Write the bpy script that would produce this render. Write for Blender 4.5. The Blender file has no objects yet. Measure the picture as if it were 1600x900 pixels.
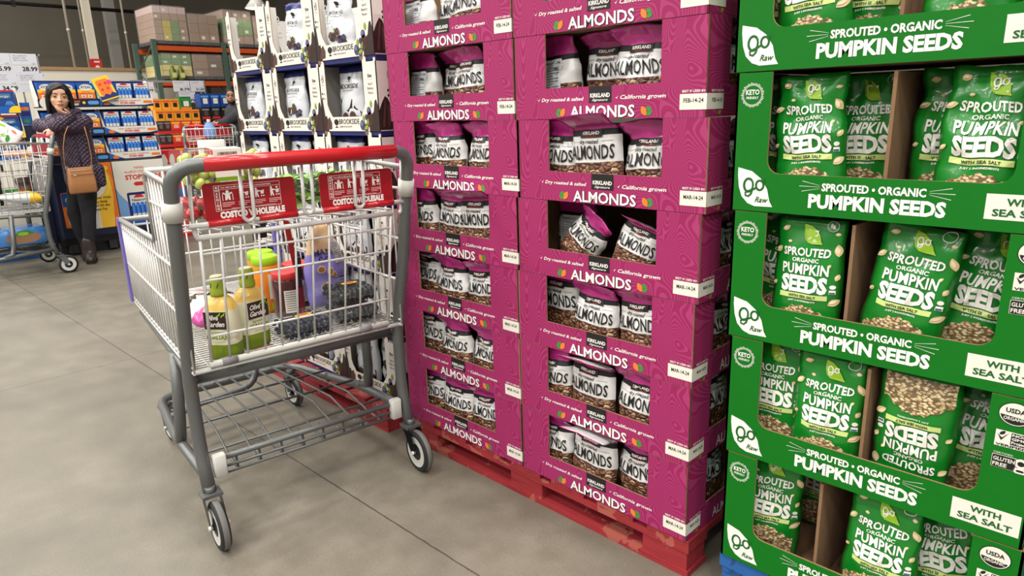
import bpy, math, random
from math import sin, cos, pi, radians
from mathutils import Matrix, Vector, noise as mnoise

S = bpy.context.scene
COL = S.collection
random.seed(7)

# ------------------------------------------------------------------ camera
cam_data = bpy.data.cameras.new('camera')
cam_data.sensor_fit = 'HORIZONTAL'
cam_data.sensor_width = 36.0
cam_data.lens = 24.027
cam_data.clip_start = 0.02
cam_data.clip_end = 120
camera = bpy.data.objects.new('camera', cam_data)
COL.objects.link(camera)
camera.matrix_world = Matrix.Translation((1.9993, -1.4367, 1.2417)) @ (
    Matrix.Rotation(radians(44.9124), 4, 'Z') @ Matrix.Rotation(radians(75.274), 4, 'X') @ Matrix.Rotation(radians(-1.7093), 4, 'Z'))
S.camera = camera

# ------------------------------------------------------------------ view, world, lights
S.view_settings.view_transform = 'Standard'
S.view_settings.look = 'None'
S.view_settings.gamma = 1.0
S.view_settings.use_curve_mapping = False
S.view_settings.exposure = 0.0
WORLD_STRENGTH = 0.40
LAMP_POWER = 150.0

world = bpy.data.worlds.new('warehouse_air')
S.world = world
world.use_nodes = True
wbg = world.node_tree.nodes['Background']
wbg.inputs[0].default_value = (1.0, 0.985, 0.955, 1)
wbg.inputs[1].default_value = WORLD_STRENGTH

CEIL = 7.6
LAMPS = [(x, y) for x in (-13.0, -9.6, -6.2, -2.8, 0.6, 4.0, 7.4) for y in (-12.4, -9.2, -6.0, -2.8, 0.4)]
for lx, ly in LAMPS:
    ld = bpy.data.lights.new('high_bay_light', 'AREA')
    ld.shape = 'RECTANGLE'; ld.size = 0.5; ld.size_y = 1.1
    ld.energy = LAMP_POWER
    ld.color = (1.0, 0.965, 0.90)
    lo = bpy.data.objects.new('high_bay_light', ld)
    lo.location = (lx, ly, CEIL - 0.72)
    COL.objects.link(lo)

# ------------------------------------------------------------------ materials
def lin(c):
    c = c / 255.0
    return c / 12.92 if c <= 0.04045 else ((c + 0.055) / 1.055) ** 2.4
def rgb(r, g, b): return (lin(r), lin(g), lin(b), 1.0)

class NT:
    """small node-tree helper"""
    def __init__(s, name):
        s.mat = bpy.data.materials.new(name); s.mat.use_nodes = True
        s.t = s.mat.node_tree; s.n = s.t.nodes; s.b = s.n['Principled BSDF']
    def node(s, typ, **kw):
        n = s.n.new(typ)
        for k, v in kw.items():
            if k.startswith('i_'):
                n.inputs[k[2:].replace('_', ' ')].default_value = v
            else: setattr(n, k, v)
        return n
    def link(s, a, b): s.t.links.new(a, b)
    def math(s, op, a, b=None, c=None):
        n = s.n.new('ShaderNodeMath'); n.operation = op
        for i, v in enumerate((a, b, c)):
            if v is None: continue
            if isinstance(v, (int, float)): n.inputs[i].default_value = v
            else: s.link(v, n.inputs[i])
        return n.outputs[0]
    def mix(s, fac, a, b):
        n = s.n.new('ShaderNodeMix'); n.data_type = 'RGBA'
        if isinstance(fac, (int, float)): n.inputs['Factor'].default_value = fac
        else: s.link(fac, n.inputs['Factor'])
        for k, v in ((6, a), (7, b)):
            if isinstance(v, tuple): n.inputs[k].default_value = v
            else: s.link(v, n.inputs[k])
        return n.outputs[2]
    def coord(s, kind='Object'):
        return s.n.new('ShaderNodeTexCoord').outputs[kind]
    def noise(s, vec, scale, detail=2, rough=0.5, dist=0):
        n = s.n.new('ShaderNodeTexNoise'); n.inputs['Scale'].default_value = scale
        n.inputs['Detail'].default_value = detail; n.inputs['Roughness'].default_value = rough
        n.inputs['Distortion'].default_value = dist
        if vec: s.link(vec, n.inputs['Vector'])
        return n.outputs[0]
    def bump(s, h, strength=0.3, dist=0.01):
        n = s.n.new('ShaderNodeBump'); n.inputs['Strength'].default_value = strength
        n.inputs['Distance'].default_value = dist
        s.link(h, n.inputs['Height']); s.link(n.outputs[0], s.b.inputs['Normal'])
    def ramp(s, fac, stops):
        n = s.n.new('ShaderNodeValToRGB'); e = n.color_ramp.elements
        while len(e) < len(stops): e.new(0.5)
        for i, (p, c) in enumerate(stops): e[i].position = p; e[i].color = c
        s.link(fac, n.inputs[0]); return n.outputs[0]
    def base(s, c):
        if isinstance(c, tuple): s.b.inputs['Base Color'].default_value = c
        else: s.link(c, s.b.inputs['Base Color'])

MATS = {}
def M(name, col=None, rough=0.55, metal=0.0, coat=0.0, vary=0.0, vscale=20, bump=0.0, bscale=80, trans=0.0, alpha=1.0, emit=0.0, ior=1.45, spec=0.5):
    if name in MATS: return MATS[name]
    k = NT(name); b = k.b
    c = rgb(*col)
    b.inputs['Roughness'].default_value = rough
    b.inputs['Metallic'].default_value = metal
    b.inputs['Coat Weight'].default_value = coat
    b.inputs['Coat Roughness'].default_value = 0.12
    b.inputs['Transmission Weight'].default_value = trans
    b.inputs['Alpha'].default_value = alpha
    b.inputs['IOR'].default_value = ior
    b.inputs['Specular IOR Level'].default_value = spec
    co = k.coord() if (vary or bump) else None
    if vary:
        n = k.noise(co, vscale, 3)
        d = tuple(x * (1 - vary) for x in c[:3]) + (1,)
        l = tuple(min(1, x * (1 + vary)) for x in c[:3]) + (1,)
        k.base(k.mix(n, d, l))
    else: k.base(c)
    if bump: k.bump(k.noise(co, bscale, 3), bump, 0.004)
    if emit:
        b.inputs['Emission Color'].default_value = c; b.inputs['Emission Strength'].default_value = emit
    MATS[name] = k.mat
    return k.mat

def contour_material():
    k = NT('magenta_contour_carton'); co = k.coord()
    mp = k.node('ShaderNodeMapping'); mp.inputs['Scale'].default_value = (1, 0.35, 0.75); k.link(co, mp.inputs[0])
    n = k.noise(mp.outputs[0], 7.0, 1.0, 0.4, 0.35)
    w = k.math('SINE', k.math('MULTIPLY', n, 330.0))
    line = k.math('GREATER_THAN', w, 0.35)
    fine = k.noise(co, 400, 2)
    a = k.mix(k.math('MULTIPLY', line, 0.55), rgb(146, 31, 86), rgb(176, 66, 119))
    k.base(a); k.b.inputs['Roughness'].default_value = 0.6; k.b.inputs['Specular IOR Level'].default_value = 0.3
    k.bump(fine, 0.05, 0.002)
    return k.mat

def concrete_material():
    k = NT('polished_concrete'); co = k.coord()
    big = k.noise(co, 0.9, 4, 0.6); mid = k.noise(co, 7, 5, 0.65); fine = k.noise(co, 160, 3, 0.7)
    speck = k.noise(co, 60, 2, 0.5)
    v = k.math('ADD', k.math('MULTIPLY', big, 0.45), k.math('ADD', k.math('MULTIPLY', mid, 0.35), k.math('MULTIPLY', fine, 0.3)))
    c = k.ramp(v, [(0.36, rgb(88, 83, 72)), (0.55, rgb(109, 103, 91)), (0.74, rgb(131, 124, 111))])
    sp = k.math('GREATER_THAN', speck, 0.74)
    c = k.mix(k.math('MULTIPLY', sp, 0.5), c, rgb(140, 134, 122))
    # saw-cut joints along and across the aisle
    sx = k.node('ShaderNodeSeparateXYZ'); k.link(co, sx.inputs[0])
    jit = k.math('MULTIPLY', k.math('SUBTRACT', k.noise(co, 26, 3, 0.7), 0.5), 0.007)
    y = k.math('ADD', sx.outputs[1], jit); x = k.math('ADD', sx.outputs[0], jit)
    lineA = k.math('SUBTRACT', k.math('SUBTRACT', y, k.math('MULTIPLY', x, 0.0175)), -0.385)
    lineB = k.math('SUBTRACT', x, -1.91)
    da = k.math('ABSOLUTE', lineA); db = k.math('ABSOLUTE', lineB)
    j = k.math('MAXIMUM', k.math('LESS_THAN', da, 0.0026), k.math('LESS_THAN', db, 0.0026))
    c = k.mix(k.math('MULTIPLY', j, 0.72), c, rgb(34, 31, 28))
    k.base(c)
    rg = k.math('ADD', k.math('MULTIPLY', mid, 0.25), 0.36)
    k.link(rg, k.b.inputs['Roughness'])
    k.bump(fine, 0.06, 0.003)
    return k.mat

def wood_material(name, c1, c2, c3, axis):
    k = NT(name); co = k.coord()
    mp = k.node('ShaderNodeMapping'); sc = [40, 40, 40]; sc[axis] = 3; mp.inputs['Scale'].default_value = sc
    k.link(co, mp.inputs[0])
    g = k.noise(mp.outputs[0], 1.0, 5, 0.65, 0.4)
    worn = k.noise(co, 9, 4, 0.6)
    c = k.ramp(g, [(0.3, rgb(*c1)), (0.55, rgb(*c2)), (0.78, rgb(*c1))])
    w = k.math('MULTIPLY', k.math('GREATER_THAN', worn, 0.56), 0.65)
    k.base(k.mix(w, c, rgb(*c3)))
    k.b.inputs['Roughness'].default_value = 0.75
    k.bump(g, 0.5, 0.004)
    return k.mat

def nuts_material():
    k = NT('roasted_almonds_behind_film'); co = k.coord()
    mp = k.node('ShaderNodeMapping'); mp.inputs['Scale'].default_value = (62, 62, 88); mp.inputs['Rotation'].default_value = (0.3, 0.6, 0.4); k.link(co, mp.inputs[0])
    v = k.node('ShaderNodeTexVoronoi'); k.link(mp.outputs[0], v.inputs[0]); v.inputs['Scale'].default_value = 1.0
    e = k.node('ShaderNodeTexVoronoi', feature='DISTANCE_TO_EDGE'); k.link(mp.outputs[0], e.inputs[0]); e.inputs['Scale'].default_value = 1.0
    cs = k.node('ShaderNodeSeparateColor'); k.link(v.outputs['Color'], cs.inputs[0])
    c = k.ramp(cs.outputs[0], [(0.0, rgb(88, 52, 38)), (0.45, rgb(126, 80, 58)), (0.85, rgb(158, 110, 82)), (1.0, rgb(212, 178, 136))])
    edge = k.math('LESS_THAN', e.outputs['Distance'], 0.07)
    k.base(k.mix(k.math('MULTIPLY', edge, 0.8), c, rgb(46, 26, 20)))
    k.b.inputs['Roughness'].default_value = 0.35; k.b.inputs['Coat Weight'].default_value = 0.6
    k.b.inputs['Coat Roughness'].default_value = 0.15
    k.bump(e.outputs['Distance'], 0.9, 0.012)
    return k.mat

def seeds_material():
    k = NT('printed_pumpkin_seeds'); co = k.coord()
    mp = k.node('ShaderNodeMapping'); mp.inputs['Scale'].default_value = (130, 130, 210); mp.inputs['Rotation'].default_value = (0.2, 0.7, 0.5); k.link(co, mp.inputs[0])
    v = k.node('ShaderNodeTexVoronoi'); k.link(mp.outputs[0], v.inputs[0]); v.inputs['Scale'].default_value = 1.0
    e = k.node('ShaderNodeTexVoronoi', feature='DISTANCE_TO_EDGE'); k.link(mp.outputs[0], e.inputs[0]); e.inputs['Scale'].default_value = 1.0
    cs = k.node('ShaderNodeSeparateColor'); k.link(v.outputs['Color'], cs.inputs[0])
    c = k.ramp(cs.outputs[0], [(0.0, rgb(176, 148, 104)), (0.6, rgb(214, 192, 148)), (1.0, rgb(232, 216, 178))])
    edge = k.math('LESS_THAN', e.outputs['Distance'], 0.06)
    edge = k.math('GREATER_THAN', v.outputs['Distance'], 0.52)
    rim = k.math('GREATER_THAN', v.outputs['Distance'], 0.40)
    c = k.mix(k.math('MULTIPLY', rim, 0.45), c, rgb(150, 122, 78))
    k.base(k.mix(k.math('MULTIPLY', edge, 0.85), c, rgb(88, 68, 40)))
    k.b.inputs['Roughness'].default_value = 0.45
    return k.mat

def carpet_like(name, c1, c2, scale, rough=0.9):
    k = NT(name); co = k.coord()
    k.base(k.mix(k.noise(co, scale, 4, 0.6), rgb(*c1), rgb(*c2))); k.b.inputs['Roughness'].default_value = rough
    return k.mat

def quilt_material():
    k = NT('quilted_purple_nylon'); co = k.coord()
    sx = k.node('ShaderNodeSeparateXYZ'); k.link(co, sx.inputs[0])
    hx = k.math('ADD', sx.outputs[0], sx.outputs[1])
    a = k.math('ABSOLUTE', k.math('SINE', k.math('MULTIPLY', k.math('ADD', hx, sx.outputs[2]), 84.0)))
    b = k.math('ABSOLUTE', k.math('SINE', k.math('MULTIPLY', k.math('SUBTRACT', hx, sx.outputs[2]), 84.0)))
    h = k.math('MULTIPLY', k.math('POWER', a, 0.5), k.math('POWER', b, 0.5))
    k.base(k.mix(k.math('MULTIPLY', k.math('LESS_THAN', h, 0.42), 0.55), k.mix(k.noise(co, 12, 3), rgb(60, 47, 64), rgb(80, 64, 84)), rgb(34, 25, 38)))
    k.b.inputs['Roughness'].default_value = 0.45
    k.bump(h, 0.9, 0.010)
    return k.mat

MATS['contour'] = contour_material()
MATS['concrete'] = concrete_material()
MATS['redwood_x'] = wood_material('red_painted_pallet_wood_long', (122, 18, 32), (152, 38, 44), (172, 98, 82), 0)
MATS['redwood_y'] = wood_material('red_painted_pallet_wood_cross', (114, 18, 30), (146, 38, 42), (168, 94, 76), 1)
MATS['bluewood_x'] = wood_material('blue_painted_pallet_wood', (16, 62, 120), (30, 92, 160), (22, 52, 92), 0)
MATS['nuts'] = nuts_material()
MATS['seeds'] = seeds_material()
MATS['quilt'] = quilt_material()

white = M('white_ink', (236, 232, 226), 0.6)
black = M('black_ink', (24, 22, 23), 0.55)
orange = M('orange_ink', (226, 124, 44), 0.55)
leafgreen = M('leaf_green_ink', (58, 138, 58), 0.55)
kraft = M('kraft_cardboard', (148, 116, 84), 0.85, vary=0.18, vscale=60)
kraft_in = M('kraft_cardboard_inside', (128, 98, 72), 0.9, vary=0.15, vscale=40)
label_white = M('white_sticker_paper', (226, 222, 210), 0.6)
green_card = M('bright_green_carton', (2, 106, 18), 0.62, spec=0.3, vary=0.06, vscale=30)
green_film = M('green_pouch_film', (10, 122, 32), 0.33, coat=0.35, vary=0.12, vscale=25)
green_dk = M('dark_green_ink', (10, 92, 34), 0.5)
lime = M('lime_ink', (146, 190, 40), 0.5)
pale_lime = M('pale_lime_ink', (196, 214, 130), 0.5)
cream = M('cream_ink', (214, 190, 142), 0.5)
pink_film = M('magenta_bag_film', (178, 42, 126), 0.28, coat=0.5, vary=0.12, vscale=30, bump=0.35, bscale=60)
white_film = M('white_bag_film', (224, 223, 222), 0.3, coat=0.4, bump=0.3, bscale=40)
white_card = M('white_carton', (226, 220, 211), 0.55)
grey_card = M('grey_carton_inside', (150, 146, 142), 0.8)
navy = M('navy_ink', (32, 40, 104), 0.45)
navy_dk = M('dark_navy_card', (22, 28, 58), 0.5)
blue = M('blue_ink', (30, 92, 176), 0.4)
sky = M('sky_blue_ink', (86, 156, 222), 0.4)
choc = M('dark_chocolate_ink', (50, 32, 30), 0.5)
choc2 = M('milk_chocolate_ink', (84, 58, 50), 0.5)
berry = M('blueberry_ink', (66, 66, 102), 0.5)
leaf2 = M('yellow_green_leaf_ink', (138, 156, 48), 0.5)
silver_film = M('silver_white_pouch', (214, 217, 222), 0.3, coat=0.35, bump=0.25, bscale=30)
chrome_w = M('galvanised_wire', (206, 205, 202), 0.38, metal=0.12)
steel_m = M('light_grey_steel', (150, 150, 148), 0.4, metal=0.35)
steel = M('grey_powder_steel', (108, 110, 110), 0.42, metal=0.55, vary=0.12, vscale=300)
steel_l = M('light_grey_plastic', (196, 196, 190), 0.5)
red_pl = M('red_plastic', (178, 16, 26), 0.28, coat=0.4)
red_dk = M('dark_red_plastic', (150, 14, 26), 0.4)
rubber = M('black_rubber', (34, 34, 35), 0.7, vary=0.15, vscale=80)
hubgrey = M('grey_rubber_tread', (104, 103, 100), 0.7)
black_pl = M('black_plastic', (26, 26, 28), 0.4)
purple_pl = M('purple_plastic', (104, 92, 168), 0.4)
clear_pl = M('clear_plastic', (206, 212, 212), 0.08, alpha=0.05, spec=0.8)
yellow = M('yellow_ink', (242, 196, 34), 0.5)
orange2 = M('deep_orange_ink', (232, 92, 34), 0.45)
red_ink = M('red_ink', (206, 40, 36), 0.5)
grey_ink = M('grey_ink', (128, 128, 130), 0.6)
skin = M('skin', (214, 168, 142), 0.5)
hair_m = M('black_hair', (20, 17, 17), 0.6, bump=0.3, bscale=60)

# ------------------------------------------------------------------ mesh building
def arc(cx, cy, r, a0, a1, n=6):
    return [(cx + r * cos(radians(a0 + (a1 - a0) * i / n)), cy + r * sin(radians(a0 + (a1 - a0) * i / n))) for i in range(n + 1)]
def rrect(x0, y0, x1, y1, r, n=4):
    return arc(x1 - r, y0 + r, r, -90, 0, n) + arc(x1 - r, y1 - r, r, 0, 90, n) + arc(x0 + r, y1 - r, r, 90, 180, n) + arc(x0 + r, y0 + r, r, 180, 270, n)
def ellipse(cx, cy, rx, ry, rot=0, n=14):
    c, s = cos(rot), sin(rot)
    return [(cx + rx * cos(2 * pi * i / n) * c - ry * sin(2 * pi * i / n) * s, cy + rx * cos(2 * pi * i / n) * s + ry * sin(2 * pi * i / n) * c) for i in range(n)]
def leafshape(cx, cy, L, W, rot=0, n=7):
    up = [(-L / 2 + L * i / n, W / 2 * sin(pi * i / n) ** 0.8) for i in range(n + 1)]
    dn = [(x, -y) for x, y in up[-2:0:-1]]
    c, s = cos(rot), sin(rot)
    return [(cx + x * c - y * s, cy + x * s + y * c) for x, y in (up + dn)[::-1]]

_TXT = {}
def text_geo(s, bold=0.0, shear=0.0, space=1.0):
    key = (s, bold, shear, space)
    if key in _TXT: return _TXT[key]
    cu = bpy.data.curves.new('lettering', 'FONT'); cu.body = s; cu.size = 1.0
    cu.offset = bold; cu.shear = shear; cu.space_character = space; cu.resolution_u = 2
    cu.dimensions = '2D'; cu.fill_mode = 'BOTH'
    ob = bpy.data.objects.new('lettering', cu); COL.objects.link(ob)
    dg = bpy.context.evaluated_depsgraph_get(); dg.update()
    me = bpy.data.meshes.new_from_object(ob.evaluated_get(dg))
    vs = [(v.co.x, v.co.y) for v in me.vertices]; fs = [tuple(p.vertices) for p in me.polygons]
    # keep the front-facing sheet only
    fs = [f for p, f in zip(me.polygons, fs) if p.normal.z > 0.5] or fs
    bpy.data.objects.remove(ob); bpy.data.curves.remove(cu); bpy.data.meshes.remove(me)
    x0 = min(v[0] for v in vs); x1 = max(v[0] for v in vs)
    vs = [(a - x0, b) for a, b in vs]
    _TXT[key] = (vs, fs, x1 - x0)
    return _TXT[key]
CAP = 0.729
def lerp(a, b, t): return a + (b - a) * t
def refine(vs, fs, L):
    out = []; st = []
    for f in fs:
        for i in range(1, len(f) - 1): st.append((vs[f[0]], vs[f[i]], vs[f[i + 1]]))
    while st:
        t = st.pop(); d = [(t[i][0] - t[(i + 1) % 3][0]) ** 2 + (t[i][1] - t[(i + 1) % 3][1]) ** 2 for i in range(3)]; i = d.index(max(d))
        if d[i] > L * L:
            a, b, c = t[i], t[(i + 1) % 3], t[(i + 2) % 3]; m = ((a[0] + b[0]) / 2, (a[1] + b[1]) / 2)
            st += [(a, m, c), (m, b, c)]
        else: out.append(t)
    pv = []; ix = {}
    def I(p):
        k = (round(p[0], 7), round(p[1], 7))
        if k not in ix: ix[k] = len(pv); pv.append(p)
        return ix[k]
    return pv, [tuple(I(p) for p in t) for t in out] if True else None

class MB:
    def __init__(s): s.v = []; s.f = []; s.m = []; s.sm = []; s.mats = []
    def mi(s, mat):
        if mat not in s.mats: s.mats.append(mat)
        return s.mats.index(mat)
    def add(s, vs, fs, mat, smooth=False, T=None):
        o = len(s.v)
        s.v += [tuple(T @ Vector(v)) for v in vs] if T is not None else [tuple(v) for v in vs]
        k = s.mi(mat) if not isinstance(mat, list) else None
        for i, f in enumerate(fs):
            s.f.append(tuple(a + o for a in f)); s.m.append(k if k is not None else s.mi(mat[i])); s.sm.append(smooth)
        return s
    def box(s, lo, hi, mat, T=None):
        x0, y0, z0 = lo; x1, y1, z1 = hi
        return s.add([(x0, y0, z0), (x1, y0, z0), (x1, y1, z0), (x0, y1, z0), (x0, y0, z1), (x1, y0, z1), (x1, y1, z1), (x0, y1, z1)],
              [(0, 3, 2, 1), (4, 5, 6, 7), (0, 1, 5, 4), (1, 2, 6, 5), (2, 3, 7, 6), (3, 0, 4, 7)], mat, False, T)
    def rbox(s, lo, hi, r, mat, n=3, T=None, smooth=True):
        """box with rounded vertical edges and slightly eased top/bottom"""
        pl = rrect(lo[0], lo[1], hi[0], hi[1], r, n); k = len(pl)
        cx, cy = (lo[0] + hi[0]) / 2, (lo[1] + hi[1]) / 2
        e = min(r * 0.5, (hi[2] - lo[2]) * 0.3)
        sx = 1 - 2 * e / (hi[0] - lo[0]); sy = 1 - 2 * e / (hi[1] - lo[1])
        ins = [(cx + (x - cx) * sx, cy + (y - cy) * sy) for x, y in pl]
        rings = [[(x, y, lo[2]) for x, y in ins], [(x, y, lo[2] + e) for x, y in pl], [(x, y, hi[2] - e) for x, y in pl], [(x, y, hi[2]) for x, y in ins]]
        return s.loft(rings, mat, True, True, True, T, smooth)
    def loft(s, rings, mat, closed=True, cap0=False, cap1=False, T=None, smooth=True, mats=None):
        n = len(rings[0]); vs = [p for r in rings for p in r]; fs = []; fm = []
        for i in range(len(rings) - 1):
            for j in range(n if closed else n - 1):
                a = i * n + j; b = i * n + (j + 1) % n
                fs.append((a, b, b + n, a + n)); fm.append(mats[i] if mats else mat)
        s.add(vs, fs, fm, smooth, T)
        o = len(s.v) - len(vs)
        if cap0: s.f.append(tuple(o + j for j in range(n))[::-1]); s.m.append(s.mi(mats[0] if mats else mat)); s.sm.append(False)
        if cap1: s.f.append(tuple(o + (len(rings) - 1) * n + j for j in range(n))); s.m.append(s.mi(mats[-1] if mats else mat)); s.sm.append(False)
        return s
    def lathe(s, prof, mat, n=20, T=None, cap0=True, cap1=True, mats=None, sx=1, sy=1):
        rings = [[(r * cos(2 * pi * j / n) * sx, r * sin(2 * pi * j / n) * sy, z) for j in range(n)] for r, z in prof]
        return s.loft(rings, mat, True, cap0, cap1, T, True, mats)
    def tube(s, pts, r, mat, n=8, closed=False, rs=None, flat=1.0, T=None):
        P = [Vector(p) for p in pts]; N = len(P); rings = []
        t0 = (P[1] - P[0]).normalized()
        up = Vector((0, 0, 1)) if abs(t0.z) < 0.9 else Vector((0, 1, 0))
        u = t0.cross(up).normalized()
        for i in range(N):
            if closed: t = (P[(i + 1) % N] - P[i - 1]).normalized()
            elif i == 0: t = t0
            elif i == N - 1: t = (P[i] - P[i - 1]).normalized()
            else: t = ((P[i + 1] - P[i]).normalized() + (P[i] - P[i - 1]).normalized()).normalized()
            u = (u - t * u.dot(t)).normalized(); w = t.cross(u)
            rr = rs[i] if rs else r
            rings.append([tuple(P[i] + (u * cos(2 * pi * j / n) * flat + w * sin(2 * pi * j / n)) * rr) for j in range(n)])
        if closed: rings.append(rings[0])
        return s.loft(rings, mat, True, not closed, not closed, T)
    def prism(s, poly, d, mat, O=(0, 0, 0), U=(1, 0, 0), V=(0, 0, 1), W=(0, 1, 0), side=None, back=None, T=None):
        """polygon in the U,V plane (counter-clockwise seen from -W) extruded by d along W"""
        O, U, V, W = Vector(O), Vector(U), Vector(V), Vector(W); n = len(poly)
        a = [tuple(O + U * x + V * y) for x, y in poly]; b = [tuple(Vector(p) + W * d) for p in a]
        fs = [tuple(range(n)), tuple(range(2 * n - 1, n - 1, -1))] + [(i, i + n, (i + 1) % n + n, (i + 1) % n) for i in range(n)]
        return s.add(a + b, fs, [mat, back or mat] + [side or mat] * n, False, T)
    def flat(s, poly, mat, O=(0, 0, 0), U=(1, 0, 0), V=(0, 0, 1), mp=None, T=None):
        if mp: return s.add([mp(x, y) for x, y in poly], [tuple(range(len(poly)))], mat, False, T)
        O, U, V = Vector(O), Vector(U), Vector(V)
        return s.add([tuple(O + U * x + V * y) for x, y in poly], [tuple(range(len(poly)))], mat, False, T)
    def rect(s, x0, y0, x1, y1, mat, O=(0, 0, 0), U=(1, 0, 0), V=(0, 0, 1), mp=None, nx=1, ny=1, T=None):
        f = mp or (lambda x, y: tuple(Vector(O) + Vector(U) * x + Vector(V) * y))
        vs = [f(x0 + (x1 - x0) * i / nx, y0 + (y1 - y0) * j / ny) for j in range(ny + 1) for i in range(nx + 1)]
        fs = [(j * (nx + 1) + i, j * (nx + 1) + i + 1, (j + 1) * (nx + 1) + i + 1, (j + 1) * (nx + 1) + i) for j in range(ny) for i in range(nx)]
        return s.add(vs, fs, mat, False, T)
    def text(s, t, x, y, h, mat, w=None, xs=1.0, bold=0.0, shear=0.0, space=1.0, O=(0, 0, 0), U=(1, 0, 0), V=(0, 0, 1), mp=None, align='l', T=None):
        vs, fs, W = text_geo(t, bold, shear, space)
        sy = h / CAP; sx = (w / W) if w else sy * xs
        x0 = x - (W * sx / 2 if align == 'c' else (W * sx if align == 'r' else 0))
        f = mp or (lambda a, b: tuple(Vector(O) + Vector(U) * a + Vector(V) * b))
        pts = [(x0 + a * sx, y + b * sy) for a, b in vs]
        if mp and h > .012: pts, fs = refine(pts, fs, .011)
        return s.add([f(a, b) for a, b in pts], fs, mat, False, T)
    def ribbon(s, pts, w, mat, O=(0, 0, 0), U=(1, 0, 0), V=(0, 0, 1), mp=None):
        f = mp or (lambda a, b: tuple(Vector(O) + Vector(U) * a + Vector(V) * b)); n = len(pts); L = []
        for i in range(n):
            a = Vector(pts[max(0, i - 1)]); b = Vector(pts[min(n - 1, i + 1)]); d = (b - a).normalized(); q = Vector((-d.y, d.x)) * w / 2; p = Vector(pts[i])
            L.append((p + q, p - q))
        return s.add([f(*p) for pr in L for p in pr], [(2 * i, 2 * i + 1, 2 * i + 3, 2 * i + 2) for i in range(n - 1)], mat)
    def ball(s, c, r, mat, n=10, m=7, sc=(1, 1, 1), T=None):
        prof = [(sin(pi * i / m), -cos(pi * i / m)) for i in range(m + 1)]
        rings = [[(c[0] + r * sc[0] * a * cos(2 * pi * j / n), c[1] + r * sc[1] * a * sin(2 * pi * j / n), c[2] + r * sc[2] * z) for j in range(n)] for a, z in [(max(p[0], 0.02), p[1]) for p in prof]]
        return s.loft(rings, mat, True, True, True, T)
    def mesh(s, name):
        me = bpy.data.meshes.new(name); me.from_pydata(s.v, [], s.f)
        for m in s.mats: me.materials.append(m)
        me.polygons.foreach_set('material_index', s.m); me.polygons.foreach_set('use_smooth', s.sm)
        me.update(); return me
    def build(s, name, parent=None, **kw):
        return put(name, s.mesh(name), parent, **kw)

def put(name, data, parent=None, loc=None, rot=None, label=None, cat=None, group=None, kind=None):
    o = bpy.data.objects.new(name, data); COL.objects.link(o)
    if parent: o.parent = parent
    if loc: o.location = loc
    if rot is not None: o.rotation_euler = rot if hasattr(rot, '__len__') else (0, 0, rot)
    tag(o, label, cat, group, kind); return o
def tag(o, label=None, cat=None, group=None, kind=None):
    for k, v in (('label', label), ('category', cat), ('group', group), ('kind', kind)):
        if v: o[k] = v
    return o
def empty(name, loc=(0, 0, 0), rot=None, **kw): return put(name, None, None, loc, rot, **kw)
KIDS = {}
def kids(o): return [c for c in bpy.data.objects if c.parent == o]
def dup(o, loc, rot=None, label=None, group=None, parent=None):
    c = o.copy(); COL.objects.link(c)
    if parent: c.parent = parent
    else:
        c.location = loc
        if rot is not None: c.rotation_euler = rot if hasattr(rot, '__len__') else (0, 0, rot)
        if label: c['label'] = label
        if group: c['group'] = group
    for k in kids(o): dup(k, None, parent=c)
    return c
ORD = ['lowest', 'second', 'third', 'fourth', 'fifth', 'sixth', 'seventh']
def rowname(k, n):
    if k == 0: return 'bottom'
    if k == n - 1: return 'topmost'
    return ORD[k]

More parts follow.
